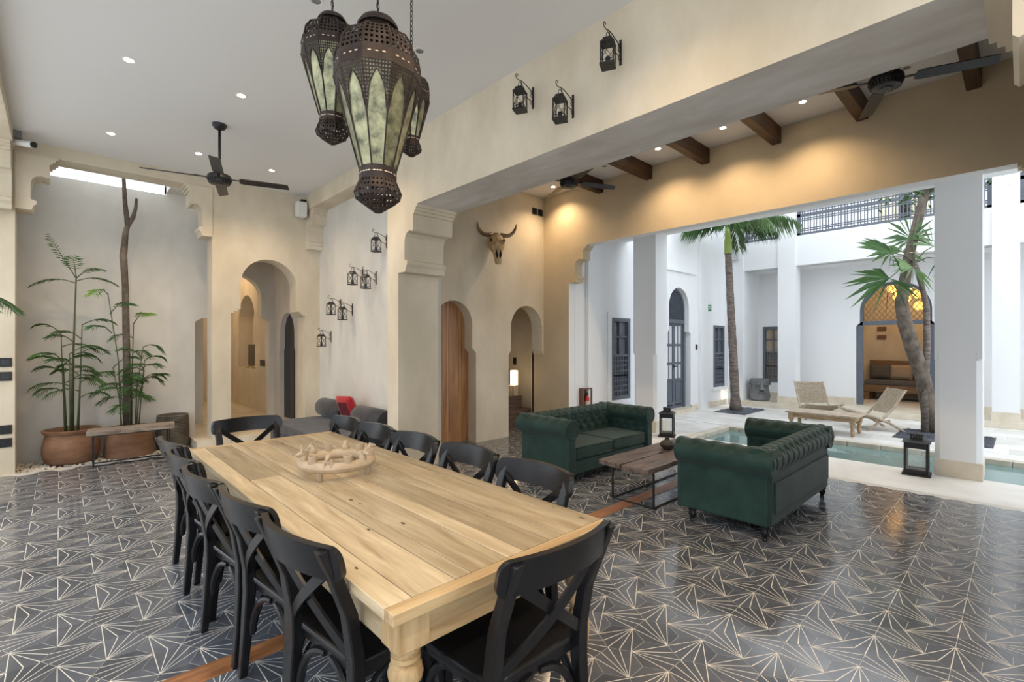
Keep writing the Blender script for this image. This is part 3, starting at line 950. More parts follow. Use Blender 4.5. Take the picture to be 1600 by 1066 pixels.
pb.box((PX0, PY1 + .0, -1.1), (PX1, PY1 + .15, -.121)); pb.box((PX0, PY0 - .15, -1.1), (PX1, PY0, -.121))
tag(pb.build('pool_basin', 'pool_wall'), 'pale green basin of the plunge pool', kind='structure')
tag(MB().box((PX0 + .001, PY0 + .001, -.5), (PX1 - .001, PY1 - .001, -.07)).build('pool_water', 'water'), 'still turquoise water of the plunge pool', 'water', kind='stuff')
rim = empty('pool_rim', (PX1, 2, 0), label='rough stone rim along the far edge of the pool', kind='structure')
y = PY0
while y < PY1 - .1:
    L = random.uniform(.35, .6)
    h = min(L, PY1 - y)
    MB().box((-.035, 0, -.075), (.14, h - .008, random.uniform(.002, .008))).build('rim_stone', 'stone_rim', rim, loc=(0, y - 2, 0), bevel=.008)
    y += L
x = PX0
while x < PX1 - .05:
    h = min(.5, PX1 - x)
    MB().box((0, -.03, -.075), (h - .008, .13, random.uniform(.002, .008))).build('rim_stone', 'stone_rim', rim, loc=(x - PX1, PY1 - 2, 0), bevel=.008)
    x += .5

# ---- north wall with windows and arched door
def win_hole(x0, z0, x1, z1):
    return [(x0, z0), (x1, z0), (x1, z1), (x0, z1)]
ol = [XP2 - .02, 14.2]
DX0, DX1 = 9.98, 10.94
nw = MB()
outer = [(XP2 - .02, 0)] + notch(10.42, .47, .56, 1.92, 2.42, .0) + [(14.2, 0), (14.2, 7.2), (XP2 - .02, 7.2)]
nw.prism([outer, win_hole(7.74, .50, 8.38, 2.10), win_hole(12.20, .48, 12.85, 2.07)], XZ(YN), 0, .3)
nw = nw.build('wall_patio_left', 'patio_white')
tag(nw, 'white patio wall with two barred windows and an arched door', kind='structure')
for x0, x1, z0, z1 in ((7.62, 7.74, .42, 2.20), (8.38, 8.46, .42, 2.20)):
    MB().box((x0, YN - .02, z0), (x1, YN + .02, z1)).build('surround', 'patio_white', nw)
for z0, z1 in ((.42, .50), (2.10, 2.20)):
    MB().box((7.74, YN - .02, z0), (8.38, YN + .02, z1)).build('surround', 'patio_white', nw)
MB().box((12.1, YN - .05, .40), (12.95, YN + .02, .45)).build('window_ledge', 'patio_white', nw)
for x0, x1 in ((6.95, 7.35), (9.4, 9.62), (11.35, 11.75), (12.9, 12.98)):
    MB().box((x0, YN - .07, 0), (x1, YN + .02, 7.2)).build('pilaster', 'patio_white', nw)
MB().box((9.2, YN - .04, 3.25), (11.2, YN + .02, 3.32)).build('string_course', 'patio_white', nw)
bsb = MB()
bsb.box((10.98, YN - .03, 0), (14.1, YN + .01, .13)); bsb.box((7.0, YN - .03, 0), (9.86, YN + .01, .13))
tag(bsb.build('baseboard_patio', 'limestone'), 'limestone skirting of the white patio wall', kind='structure')
tag(MB().box((9.86, YN - .12, 0), (10.98, YN + .3, .09)).build('door_step', 'limestone'), 'stone sill of the arched patio door', kind='structure')
tag(MB().box((XP2 - .02, YN + .29, 0), (14.2, YN + .4, 7.0)).build('wall_patio_inner', 'curtain'), 'pale curtains behind the patio windows', kind='structure')

def barred_window(name, frame_fn, w, h, parent_loc, rz, glow=None):
    """local: x 0..w, z 0..h, frame proud towards -y"""
    o = empty(name, parent_loc, rz)
    f = MB()
    t = .07
    f.box((0, -.01, 0), (t, .09, h)); f.box((w - t, -.01, 0), (w, .09, h)); f.box((t, -.01, 0), (w - t, .09, t)); f.box((t, -.01, h - t), (w - t, .09, h))
    f.build('frame', 'blue_grey', o, bevel=.006)
    MB().box((t, .06, t), (w - t, .066, h - t)).build('pane', 'pane' if not glow else 'cushion_tan', o)
    g = MB()
    zm = h * .54
    g.box((t, .0, zm - .02), (w - t, .05, zm + .02)); g.box((w / 2 - .018, .02, zm), (w / 2 + .018, .05, h - t))
    g.box((t, .02, (zm + h) / 2 - .015), (w - t, .05, (zm + h) / 2 + .015))
    g.build('glazing_bar', 'blue_grey', o)
    for half in range(2):
        s = MB()
        z0 = t + half * (zm - t) / 2; z1 = z0 + (zm - t) / 2
        for k in range(5):
            x = t + (w - 2 * t) * (k + .5) / 5
            s.tube([(x, .02, z0), (x, .02, z0 + (z1 - z0) * .25), (x, .02, (z0 + z1) / 2), (x, .02, z0 + (z1 - z0) * .75), (x, .02, z1)], [.008, .016, .009, .016, .008], 6)
        for k in (0, .25, .5, .75, 1):
            z = z0 + (z1 - z0) * k
            s.box((t, .008, z - .009), (w - t, .032, z + .009))
        s.build('spindle_grille', 'blue_grey', o)
    return o
tag(barred_window('window_2', None, .64, 1.60, (7.74, YN - .005, .50), 0), 'grey spindle-grille window beside the gallery pillar', kind='structure')
tag(barred_window('window_3', None, .65, 1.59, (12.20, YN - .005, .48), 0), 'grey spindle-grille window behind the palm trunk', kind='structure')

def lattice(w, h, z0, arc=None, step=.085, t=.014, ang=50):
    """diagonal bars inside a half-round or rectangle, local x 0..w"""
    m = MB()
    ta = math.tan(math.radians(ang))
    def inside(x, z):
        if arc:
            return z >= z0 and (x - w / 2) ** 2 + (z - z0 - arc[1]) ** 2 <= arc[0] ** 2 if z > z0 + arc[1] else (z >= z0 and 0 <= x <= w)
        return 0 <= x <= w and z0 <= z <= z0 + h
    for s in (-1, 1):
        k = -int((w * ta + h) / step) - 2
        while k * step < (w * ta + h) + step:
            pts = []
            n = 120
            for i in range(n + 1):
                x = w * i / n
                z = z0 + k * step + s * ta * x
                if inside(x, z): pts.append((x, z))
            if len(pts) > 2:
                a, b = pts[0], pts[-1]
                m.bar((a[0], s * .006, a[1]), (b[0], s * .006, b[1]), .012, t, up=(0, 1, 0))
            k += 1
    return m
# arched blue-grey door
dr = empty('door_1', (DX0 - .03, YN + .14, .09), label='blue-grey glazed door under a round lattice fanlight', kind='structure')
dw = .96
f = MB()
f.box((-.02, -.03, 0), (.06, .05, 2.33)); f.box((dw - .06, -.03, 0), (dw + .02, .05, 2.33)); f.box((.06, -.035, 1.98), (dw - .06, .05, 2.07))
ar = [(dw / 2 + .47 * math.cos(PI * i / 24), 2.33 + .47 * math.sin(PI * i / 24)) for i in range(25)]
ai = [(dw / 2 + .41 * math.cos(PI * i / 24), 2.33 + .41 * math.sin(PI * i / 24)) for i in range(24, -1, -1)]
f.prism(ar + ai, lambda u, v, w: (u, w, v), -.03, .05)
f.build('frame', 'blue_grey', dr)
tag(lattice(dw - .12, .8, 2.06, (.41, .27), .075).build('fanlight_lattice', 'blue_grey', dr, loc=(.06, 0, 0)), kind='stuff')
MB().box((.0, .055, 2.05), (dw, .06, 2.85)).build('fanlight_pane', 'pane', dr)
for k in range(2):
    x0 = .06 + k * (dw - .12) / 2; w = (dw - .12) / 2
    l = MB()
    l.box((x0, 0, 0), (x0 + .06, .04, 1.98)); l.box((x0 + w - .06, 0, 0), (x0 + w, .04, 1.98))
    for z in (0, .10, .64, 1.02, 1.45, 1.92):
        l.box((x0 + .06, 0, z), (x0 + w - .06, .04, z + .055))
    l.box((x0 + .06, .012, .1), (x0 + w - .06, .03, .64)); l.box((x0 + .09, .0, .17), (x0 + w - .09, .02, .60))
    l.box((x0 + w / 2 - .012, .005, .66), (x0 + w / 2 + .012, .035, 1.95))
    lf = l.build('door_leaf', 'blue_grey', dr, bevel=.004)
    MB().box((x0 + .06, .018, .69), (x0 + w - .06, .022, 1.93)).build('pane', 'curtain', lf)
hd = MB(); hd.tube([(.44, -.0, .98), (.44, -.05, .98), (.54, -.05, .98)], .011, 8); hd.box((.425, -.008, .93), (.455, .002, 1.03))
hd.build('door_handle', 'black_metal', dr)

# ---- gallery pillars and roof
def gal_pillar(y0, y1, lab):
    o = empty('gallery_pillar', (7.78, (y0 + y1) / 2, 0), label=lab, kind='structure')
    h = (y1 - y0) / 2
    c = .05
    MB().prism([(0, -h + c), (c, -h), (.40 - c, -h), (.40, -h + c), (.40, h - c), (.40 - c, h), (c, h), (0, h - c)], XY(0), .20, 1.42).build('shaft', 'patio_white', o)
    MB().box((0, -h, 1.42), (.40, h, 3.62)).build('upper_shaft', 'patio_white', o)
    MB().box((-.006, -h - .006, 0), (.406, h + .006, .20)).build('plinth', 'limestone', o, bevel=.004)
    for sx in (0, 1):
        for sy in (-1, 1):
            MB().lathe([(.0, 0), (.05, 0), (.05, .10), (.036, .14), (0, .165)], 10, (sx * .40 + (1 - 2 * sx) * .045, sy * (h - .045), 1.40)).build('chamfer_stop', 'patio_white', o, smooth=40)
gal_pillar(.33, .75, 'square white gallery pillar right of the pool')
gal_pillar(4.52, 4.98, 'square white gallery pillar behind the far sofa')
tag(MB().box((XP2, -3, 3.62), (8.25, YN, 3.9)).build('ceiling_gallery', 'patio_white'), 'white roof slab of the patio gallery', kind='structure')

# ---- far side: platform, pillars, upper balcony
tag(MB().box((XF - .06, -3, 0), (18, YN, .12)).build('patio_platform', 'limestone'), 'raised limestone step along the far gallery', kind='structure')
for y0, y1 in ((3.80, 4.19), (.05, .42)):
    pf = MB().box((XF, y0, .12), (XF + .38, y1, 7.2)).build('far_pillar', 'patio_white')
    tag(pf, kind='structure')
    MB().box((XF - .01, y0 - .01, .12), (XF + .39, y1 + .01, .30)).build('plinth', 'limestone', pf)
for y0, y1 in ((.42, 3.80), (4.19, 5.02), (-3, .05)):
    tag(MB().box((XF + .06, y0, 3.5), (XF + .36, y1, 4.22)).build('wall_spandrel', 'patio_white'), kind='structure')
tag(MB().box((XF, 5.02, 0), (XR + .1, YN + .02, 7.2)).build('wall_patio_corner', 'patio_white'), 'white corner pier of the far gallery', kind='structure')
tag(MB().box((XF + .3, -3, 3.5), (XR + 4, YN, 3.62)).build('ceiling_far_gallery', 'patio_white'), 'white ceiling of the far gallery', kind='structure')
tag(MB().box((15.6, -3, 4.2), (15.7, YN, 7.2)).build('wall_upper', 'patio_white'), 'upper storey wall behind the balcony', kind='structure')
# recessed wall with arched lounge opening and window
AY = 2.06
nt_ = notch(AY, .665, .74, 2.12, 2.38, .12)
hole2 = [(4.40, .55), (4.92, .55), (4.92, 2.06), (4.40, 2.06)]
outer = [(-3, .12)] + nt_ + [(5.1, .12), (5.1, 3.5), (-3, 3.5)]
tag(MB().prism([outer, hole2], YZ(XR), 0, .28).build('wall_patio_far', 'patio_white'), 'white far wall with the arched lounge opening', kind='structure')
w4 = barred_window('window_4', None, .52, 1.51, (XR - .005, 4.92, .55), -PI / 2, True)
tag(w4, 'grey spindle-grille window behind the stone head', kind='structure')
bb = MB(); bb.box((XR - .03, 2.82, .12), (XR, 5.1, .28)); bb.box((XR - .03, -3, .12), (XR, 1.3, .28))
tag(bb.build('baseboard_far', 'limestone'), 'limestone skirting of the far wall', kind='structure')
d2 = empty('door_2', (XR + .06, AY, .12), label='blue-grey arch frame with brown lattice fanlight of the lounge', kind='structure')
f = MB()
f.box((0, -.735, 0), (.07, -.61, 2.0)); f.box((0, .61, 0), (.07, .735, 2.0)); f.box((0, -.735, 1.92), (.07, .735, 2.02))
ar = [(.665 * math.cos(PI * i / 28), 2.26 + .665 * math.sin(PI * i / 28)) for i in range(29)]
ai = [(.60 * math.cos(PI * i / 28), 2.26 + .60 * math.sin(PI * i / 28)) for i in range(28, -1, -1)]
f.prism(ar + ai, lambda u, v, w: (w, u, v), 0, .07); f.box((0, -.665, 2.02), (.07, -.60, 2.27)); f.box((0, .60, 2.02), (.07, .665, 2.27))
f.build('frame', 'blue_grey', d2)
lt = lattice(1.2, .9, 2.02, (.60, .24), .15, .020, 55)
lt.v = [(y_ + .035, x_ - .6, z_) for x_, y_, z_ in lt.v]
tag(lt.build('fanlight_lattice', 'brown_wood', d2), kind='stuff')
# lounge room behind
lr = MB()
lr.box((16.5, 0, .1), (16.6, 4.2, 3.5)); lr.box((14.38, 0, .12), (16.5, .1, 3.5)); lr.box((14.38, 4.1, .12), (16.5, 4.2, 3.5))
lr = lr.build('wall_lounge', 'plaster')
tag(lr, 'warm plaster walls of the lounge beyond the arch', kind='structure')
nb_ = MB(); nb_.box((16.47, 2.58, 1.95), (16.505, 2.78, 2.06)); nb_.box((16.47, 2.58, 1.72), (16.505, 2.78, 1.83))
nb_.build('wall_vent', 'rust_box', lr)
bs = empty('bench_sofa', (16.0, 1.95, .12), label='built wooden bench with long brown seat pad in the lounge', cat='bench')
MB().box((-.45, -.95, .22), (.45, .98, .40)).build('seat_frame', 'brown_wood', bs, bevel=.01)
MB().box((-.44, -.94, .40), (.36, .96, .52)).build('seat_pad', 'cushion_grey', bs, bevel=.03)
MB().box((.38, -.95, .40), (.45, .98, 1.02)).build('back_board', 'brown_wood', bs, bevel=.01)
for y in (-.9, .9):
    MB().box((-.42, y - .05, 0), (.42, y + .05, .22)).build('leg', 'brown_wood', bs)
def seat_cushion(y, m, lab):
    o = empty('sofa_cushion', (16.18, y, .65), label=lab, cat='cushion', group='cushions on the lounge bench')
    q = pillow_mb(.48, .38, .16, 10)
    M = Matrix.Translation((0.03, 0, .19)) @ Matrix.Rotation(.25, 4, 'Y') @ Matrix.Rotation(PI / 2, 4, 'Z')
    q.v = [tuple(M @ Vector(p)) for p in q.v]
    q.build('cover', m, o, smooth=60)
seat_cushion(2.66, 'cushion_grey', 'dark brown cushion at the left end of the lounge bench')
seat_cushion(2.22, 'cushion_tan', 'tan cushion on the lounge bench')
seat_cushion(1.66, 'cushion_grey', 'dark brown cushion right of the tan one')
seat_cushion(1.16, 'cushion_grey', 'dark brown cushion at the right end of the lounge bench')
point('lounge_light', (15.3, 2.0, 2.9), 15)
pg = empty('pendant_cluster', (15.2, 1.85, 3.5), label='cluster of amber glass pendant lamps in the lounge', cat='lamp')
rg = random.Random(5)
for y, z in ((.42, -.52), (.30, -.72), (.02, -.46), (-.08, -.70), (.14, -.78), (-.46, -.66), (-.10, -.98)):
    c = MB().tube([(0, y, 0), (0, y, z + .1)], .004, 5).build('cord', 'black_metal', pg)
    g_ = MB().lathe([(0, -.11), (.06, -.09), (.10, -.03), (.10, .03), (.06, .085), (.02, .11)], 10, (0, y, z)).build('glass_shade', 'amber_glow', c, smooth=None)

# ---- balcony lattice rails
def rail(y0, y1, idx, lab):
    o = empty('balcony_rail', (XF + .14, y0, 4.22), label=lab, cat='railing', group='lattice rails of the upper balcony')
    L = y1 - y0; H_ = 1.05
    f = MB()
    for z in (0, .46, .98):
        f.box((0, 0, z), (.05, L, z + .07))
    f.box((0, 0, 0), (.05, .07, H_)); f.box((0, L - .07, 0), (.05, L, H_))
    f.build('frame', 'blue_grey', o)
    for b in range(2):
        m = MB()
        z0 = .07 + b * .52 - b * .06; z1 = z0 + .39
        n = max(2, int(L / .13))
        for k in range(n):
            y = .07 + (L - .14) * (k + .5) / n
            for d in (-.025, .025):
                m.box((.010, y + d - .010, z0), (.036, y + d + .010, z1))
        for fz in (.13, .24, .76, .87):
            z = z0 + (z1 - z0) * fz
            m.box((.008, .07, z - .011), (.038, L - .07, z + .011))
        tag(m.build('lattice_panel', 'blue_grey', o), kind='stuff')
rail(.42, 3.80, 0, 'long grey lattice balcony rail above the lounge arch')
rail(4.19, 5.02, 1, 'short grey lattice balcony rail behind the palm fronds')
rail(-1.5, .05, 2, 'grey lattice balcony rail cut off at the right edge')
o = MB().box((0, 0, 0), (.06, 1.0, 2.2)).build('upper_door', 'plaster', loc=(15.53, 1.6, 4.25)); tag(o, kind='structure')
MB().box((-.02, .36, 0), (.0, .58, 2.1)).build('door_gap', 'hollow', o)

# ---- other patio sides, to close the court
tag(MB().box((XE + 1, -8.2, 0), (18, -8, 5.0)).build('wall_patio_right', 'patio_white'), 'white wall closing the patio on the right', kind='structure')

# ---- pebble beds
def pebble_bed(x0, y0, x1, y1, n, lab, seed):
    rg = random.Random(seed)
    m = MB()
    m.box((x0, y0, -.01), (x1, y1, .006))
    for i in range(n):
        x, y = rg.uniform(x0 + .03, x1 - .03), rg.uniform(y0 + .03, y1 - .03)
        r = rg.uniform(.018, .035); a = rg.uniform(0, 6); h = r * rg.uniform(.4, .7)
        vs = [(x + r * math.cos(a + t * PI / 3) * (1 if t % 3 else 1.3), y + r * math.sin(a + t * PI / 3), .01) for t in range(6)] + [(x + r * .4 * math.cos(a + t * PI * 2 / 3), y + r * .4 * math.sin(a + t * PI * 2 / 3), .01 + h) for t in range(3)]
        m.add(vs, [(0, 1, 6), (1, 2, 7), (1, 7, 6), (2, 3, 7), (3, 4, 8), (3, 8, 7), (4, 5, 8), (5, 0, 6), (5, 6, 8), (6, 7, 8)])
    tag(m.build('pebble_bed', 'pebble_dark'), lab, 'pebbles', kind='stuff')
pebble_bed(11.15, 4.27, 12.4, 4.98, 700, 'square bed of black pebbles round the tall palm', 1)
pebble_bed(10.35, .32, 11.55, 1.55, 900, 'bed of black pebbles round the leaning tree', 2)

# ---- floor lanterns
def floor_lantern(loc, rz, lab):
    o = empty('floor_lantern', loc, rz, lab, 'lantern', 'black floor lanterns by the gallery pillars')
    w, h = .115, .40
    m = MB().box((-w - .02, -w - .02, 0), (w + .02, w + .02, .025)).box((-w, -w, .025), (w, w, .05)).build('base', 'black_metal', o, bevel=.004)
    for sx in (-1, 1):
        for sy in (-1, 1):
            MB().box((sx * w - .012 - sx * .012, sy * w - .012 - sy * .012, .05), (sx * w + .012 - sx * .012, sy * w + .012 - sy * .012, h)).build('corner_post', 'black_metal', o)
    for z0, z1 in ((.05, .075), (h - .07, h)):
        t = MB()
        for s in (-1, 1):
            t.box((-w, s * w - .006 - s * .008, z0), (w, s * w + .006 - s * .008, z1)); t.box((s * w - .006 - s * .008, -w, z0), (s * w + .006 - s * .008, w, z1))
        t.build('rail', 'black_metal', o)
    for s in (-1, 1):
        MB().box((-w + .02, s * (w - .01) - .0015, .07), (w - .02, s * (w - .01) + .0015, h - .07)).build('glass_pane', 'clear_glass', o)
        MB().box((s * (w - .01) - .0015, -w + .02, .07), (s * (w - .01) + .0015, w - .02, h - .07)).build('glass_pane', 'clear_glass', o)
    l = MB()
    l.add([(-w - .02, -w - .02, h), (w + .02, -w - .02, h), (w + .02, w + .02, h), (-w - .02, w + .02, h), (-w * .5, -w * .5, h + .045), (w * .5, -w * .5, h + .045), (w * .5, w * .5, h + .045), (-w * .5, w * .5, h + .045)],
          [(3, 2, 1, 0), (0, 1, 5, 4), (1, 2, 6, 5), (2, 3, 7, 6), (3, 0, 4, 7), (4, 5, 6, 7)])
    lid = l.build('lid', 'black_metal', o)
    c = MB()
    for s in (-1, 1):
        for k in range(5):
            u = -.05 + k * .025
            c.box((u - .006, s * .055 - .003, h + .045), (u + .006, s * .055 + .003, h + .09)); c.box((s * .055 - .003, u - .006, h + .045), (s * .055 + .003, u + .006, h + .09))
    c.box((-.062, -.062, h + .085), (.062, .062, h + .098))
    c.build('chimney', 'black_metal', lid)
floor_lantern((7.64, .90, 0), .05, 'black glass floor lantern at the foot of the right gallery pillar')
floor_lantern((7.64, 4.22, 0), .4, 'black glass floor lantern behind the far sofa')

# ---- woven lounge chairs
def lounge_chair(loc, rz, lab):
    """faces local -y; folding X frame with woven sling"""
    o = empty('lounge_chair', loc, rz, lab, 'chair', 'woven lounge chairs by the pool')
    hw = .33
    for s in (-1, 1):
        MB().tube([(s * hw, -.42, .36), (s * hw, -.10, .27), (s * hw, .15, .16), (s * hw, .40, .0)], [.020, .024, .024, .020], 8).build('seat_rail', 'teak_grey', o, smooth=40)
        MB().tube([(s * (hw - .045), -.18, .0), (s * (hw - .045), .06, .22), (s * (hw - .045), .26, .46), (s * (hw - .045), .44, .76)], [.02, .024, .022, .017], 8).build('back_rail', 'teak_grey', o, smooth=40)
    MB().bar((-hw, .12, .17), (hw, .12, .17), .03, .03).build('cross_bar', 'teak_grey', o)
    MB().bar((-hw + .04, .43, .74), (hw - .04, .43, .74), .025, .03).build('cross_bar', 'teak_grey', o)
    def weave(p0, p1, p2, p3, nu, nv, sag):
        m = MB()
        P = lambda u, v: (Vector(p0) * (1 - u) * (1 - v) + Vector(p1) * u * (1 - v) + Vector(p2) * u * v + Vector(p3) * (1 - u) * v) + Vector((0, .0, -sag * 4 * v * (1 - v) - sag * 2 * (u * (1 - u))))
        for i in range(nu + 1):
            u = i / nu
            m.tube([P(u, k / 8) + Vector((0, 0, .004 * (-1) ** (i + k))) for k in range(9)], .009, 4, cap=False)
        for j in range(nv + 1):
            v = j / nv
            m.tube([P(k / 8, v) + Vector((0, 0, -.004 * (-1) ** (j + k))) for k in range(9)], .009, 4, cap=False)
        return m
    tag(weave((-hw + .05, .15, .34), (hw - .05, .15, .34), (hw - .05, .43, .75), (-hw + .05, .43, .75), 24, 18, .02).build('woven_back', 'rope', o), kind='stuff')
    tag(weave((-hw + .02, -.40, .35), (hw - .02, -.40, .35), (hw - .02, .17, .20), (-hw + .02, .17, .20), 24, 20, .04).build('woven_seat', 'rope', o), kind='stuff')
lounge_chair((11.75, 3.02, 0), -PI / 2 + .62, 'woven rope lounge chair behind the low patio table, facing the hall')
lounge_chair((11.12, 1.98, 0), PI + .62, 'woven rope lounge chair beside the leaning tree, seen from its side')
pt = empty('patio_table', (10.12, 2.48, 0), label='low weathered wooden patio table with turned legs', cat='table')
MB().box((-.31, -.56, .325), (.31, .56, .355)).build('top', 'teak_grey', pt, bevel=.006)
f = MB()
for s in (-1, 1):
    f.box((s * .25 - .012, -.48, .245), (s * .25 + .012, .48, .325)); f.box((-.25, s * .48 - .012, .245), (.25, s * .48 + .012, .325))
f.build('apron', 'teak', pt)
for sx in (-1, 1):
    for sy in (-1, 1):
        q = MB().lathe([(.024, 0), (.03, .02), (.034, .10), (.026, .13), (.036, .15), (.026, .17), (.04, .20), (.04, .21)], 12)
        q.box((-.04, -.04, .205), (.04, .04, .325)); q.build('leg', 'teak', pt, loc=(sx * .245, sy * .475, 0), smooth=35)

# ---- stone head planter
hp = empty('head_planter', (13.30, 4.72, .12), PI + .55, 'grey concrete planter shaped like a face in the corner', 'planter')
MB().lathe([(.16, 0), (.22, .02), (.25, .12), (.235, .22), (.205, .34), (.225, .46), (.225, .56), (.20, .565), (.19, .50), (0, .48)], 28).build('pot', 'concrete', hp, smooth=45)
n_ = MB(); n_.add([(.20, -.035, .53), (.20, .035, .53), (.215, -.06, .30), (.215, .06, .30), (.32, -.045, .30), (.32, .045, .30), (.26, 0, .53), (.24, -.045, .27), (.24, .045, .27)],
     [(0, 6, 4, 2), (6, 1, 3, 5), (6, 5, 4), (4, 5, 8, 7), (2, 4, 7), (5, 3, 8), (0, 1, 6)])
n_.build('nose', 'concrete', hp)
for s in (-1, 1):
    MB().tube([(.16, s * .16, .42), (.205, s * .09, .43), (.215, s * .05, .41)], [.014, .042, .014], 8).build('eye', 'concrete', hp, smooth=True)
    MB().lathe([(0, -.05), (.035, -.03), (.035, .03), (0, .05)], 8, (.0, s * .235, .45)).build('ear', 'concrete', hp, smooth=True)
MB().tube([(.22, -.08, .225), (.25, 0, .235), (.22, .08, .225)], [.010, .030, .010], 8).build('mouth', 'concrete', hp, smooth=True)

# ---- extinguisher in its box, exit sign, wall lights, switch
eb = empty('extinguisher_box', (6.90, YN - .075, .40), label='brown open box for the fire extinguisher on the patio wall', cat='box')
q = MB(); q.box((-.13, -.02, 0), (-.11, .07, .40)); q.box((.11, -.02, 0), (.13, .07, .40)); q.box((-.11, -.02, 0), (.11, .07, .02)); q.box((-.11, -.02, .38), (.11, .07, .40)); q.box((-.11, .055, .02), (.11, .07, .38))
q.build('case', 'rust_box', eb)
fe = empty('fire_extinguisher', (6.90, YN - .075, .42), label='small red fire extinguisher inside the brown box', cat='extinguisher')
MB().lathe([(.035, 0), (.045, .01), (.045, .20), (.03, .235), (.012, .245)], 16).build('cylinder', 'red_paint', fe, smooth=40)
MB().box((-.03, -.012, .245), (.03, .012, .30)).build('valve', 'black_plastic', fe)
MB().lathe([(.0455, .06), (.0455, .15)], 16, cap=False).build('label_band', 'flower', fe, smooth=True)
ex = empty('exit_sign', (11.96, YN - .012, 2.42), label='small green exit sign on the white patio wall', cat='sign')
MB().box((-.09, -.005, 0), (.09, .01, .16)).build('plate', 'sign_green', ex)
w_ = MB(); w_.box((-.06, -.009, .10), (.06, -.005, .125)); w_.box((-.06, -.009, .05), (.0, -.005, .075)); w_.box((.02, -.009, .045), (.06, -.005, .08))
w_.build('white_marks', 'white_plastic', ex)
wlz = MB().box((12.70, YN - .035, .14), (12.80, YN - .005, .34)).build('step_light', 'lamp_glow'); tag(wlz, 'glowing low wall light by the patio window', 'lamp')
tag(MB().box((11.22, YN - .015, 1.45), (11.30, YN, 1.58)).build('light_switch', 'black_plastic', bevel=.003), 'black switch plate beside the arched patio door', 'switch')

sb = empty('wall_box', (XF, 5.22, 3.95), label='small grey box high on the corner pier behind the palm', cat='box')
MB().box((-.07, -.09, -.16), (-.0, .09, .16)).build('case', 'patio_grey', sb, bevel=.012)
MB().box((-.02, .02, .16), (0, .05, .26)).build('bracket', 'black_plastic', sb)

# ================================================================== RECESSED LIGHTS
def downlight(x, y, z, lit, lab, grp, power=SPOT_W):
    o = empty('downlight', (x, y, z), label=lab, cat='light', group=grp)
    MB().lathe([(.034, -.001), (.050, -.004), (.052, 0), (.034, .0)], 20, cap=False).build('trim_ring', 'white_plastic', o, smooth=40)
    if lit:
        MB().lathe([(0, -.0025), (.034, -.0025)], 16, cap=False).build('lamp', 'spot_glow', o)
        spot('downlight_beam', (0, 0, -.03), power, parent=o)
    else:
        MB().lathe([(0, -.001), (.034, -.001)], 16, cap=False).build('lamp', 'concrete', o)
nm = {(0, 5.47): 'left of the near lit trio', (1, 5.47): 'in front of the ceiling fan'}
for j, y in enumerate((7.53, 5.47, 1.5, -.6)):
    for i, x in enumerate((.45, 1.35, 2.26)):
        if y == 5.47 and i == 2: lab = 'lit ceiling downlight hidden above the big lantern'
        elif y < 2: lab = 'lit ceiling downlight out of frame, ' + ('left', 'middle', 'right')[i] + (' of the row above the near table end' if y > 0 else ' of the row behind the lens')
        else: lab = 'lit ceiling downlight, ' + ('left' if i == 0 else 'middle' if i == 1 else 'right') + (' of the row behind the fan' if y > 7 else ' of the row in front of the fan')
        downlight(x, y, HC, True, lab, 'downlights of the dining ceiling')
for i, x in enumerate((.45, 1.38, 2.27)):
    downlight(x, 3.58, HC, False, ('unlit ceiling downlight out of frame', 'unlit ceiling downlight at the top edge above the lanterns', 'unlit ceiling downlight right of the big lantern')[i], 'downlights of the dining ceiling')
for y, lab in ((5.52, 'behind the far fan'), (3.45, 'between the second and third joist'), (2.56, 'between the third and fourth joist'), (1.68, 'left of the near fan'), (4.34, 'above the far fan'), (.78, 'above the near fan')):
    downlight(6.15 if y > 5 else 6.0, y, HC2, y not in (4.34, .78), 'lit downlight of the sofa bay, ' + lab if y not in (4.34, .78) else 'dark downlight of the sofa bay ' + lab, 'downlights of the sofa bay', SPOT_W * 1.25)

# ================================================================== CEILING FANS
def make_fan(drop):
    r = empty('ceiling_fan')
    MB().lathe([(.075, 0), (.072, -.025), (.05, -.055), (.02, -.065)], 24).build('canopy', 'fan_black', r, smooth=40)
    MB().tube([(0, 0, -.06), (0, 0, -drop + .08)], .014, 10).build('rod', 'fan_black', r, smooth=True)
    h = MB().lathe([(.02, .09), (.04, .08), (.06, .055), (.115, .04), (.125, .02), (.125, -.01), (.11, -.02), (.105, -.05), (.08, -.06), (.05, -.062), (.045, -.07), (0, -.072)], 28, (0, 0, -drop)).build('motor', 'fan_black', r, smooth=30)
    v = MB()
    for k in range(28):
        a = 2 * PI * k / 28
        v.bar((.10 * math.cos(a), .10 * math.sin(a), -drop - .055), (.122 * math.cos(a), .122 * math.sin(a), -drop - .008), .010, .012)
    v.build('vent_fins', 'fan_black', h)
    for k in range(4):
        a = PI / 2 * k
        M = Matrix.Translation((0, 0, -drop + .005)) @ Matrix.Rotation(a, 4, 'Z') @ Matrix.Rotation(-.22, 4, 'X')
        b = MB()
        pts = [(.20, -.045), (.24, -.058), (.71, -.062), (.735, .045), (.24, .058), (.20, .045)]
        b.prism(pts, lambda u, v_, w: tuple(M @ Vector((u, v_, w))), -.004, .004)
        bl = b.build('blade', 'fan_black', r)
        i_ = MB()
        i_.bar(tuple(M @ Vector((.10, 0, .0))), tuple(M @ Vector((.25, 0, .004))), .03, .008)
        i_.build('blade_iron', 'fan_black', bl)
    return r
FN = make_fan(.63)
FN.location = (1.345, 6.36, HC); FN.rotation_euler.z = math.radians(-15)
tag(FN, 'black four-blade ceiling fan above the far end of the dining hall', 'fan', 'black ceiling fans')
F2 = make_fan(.46)
F2.location = (5.12, 4.30, HC2); F2.rotation_euler.z = math.radians(-24)
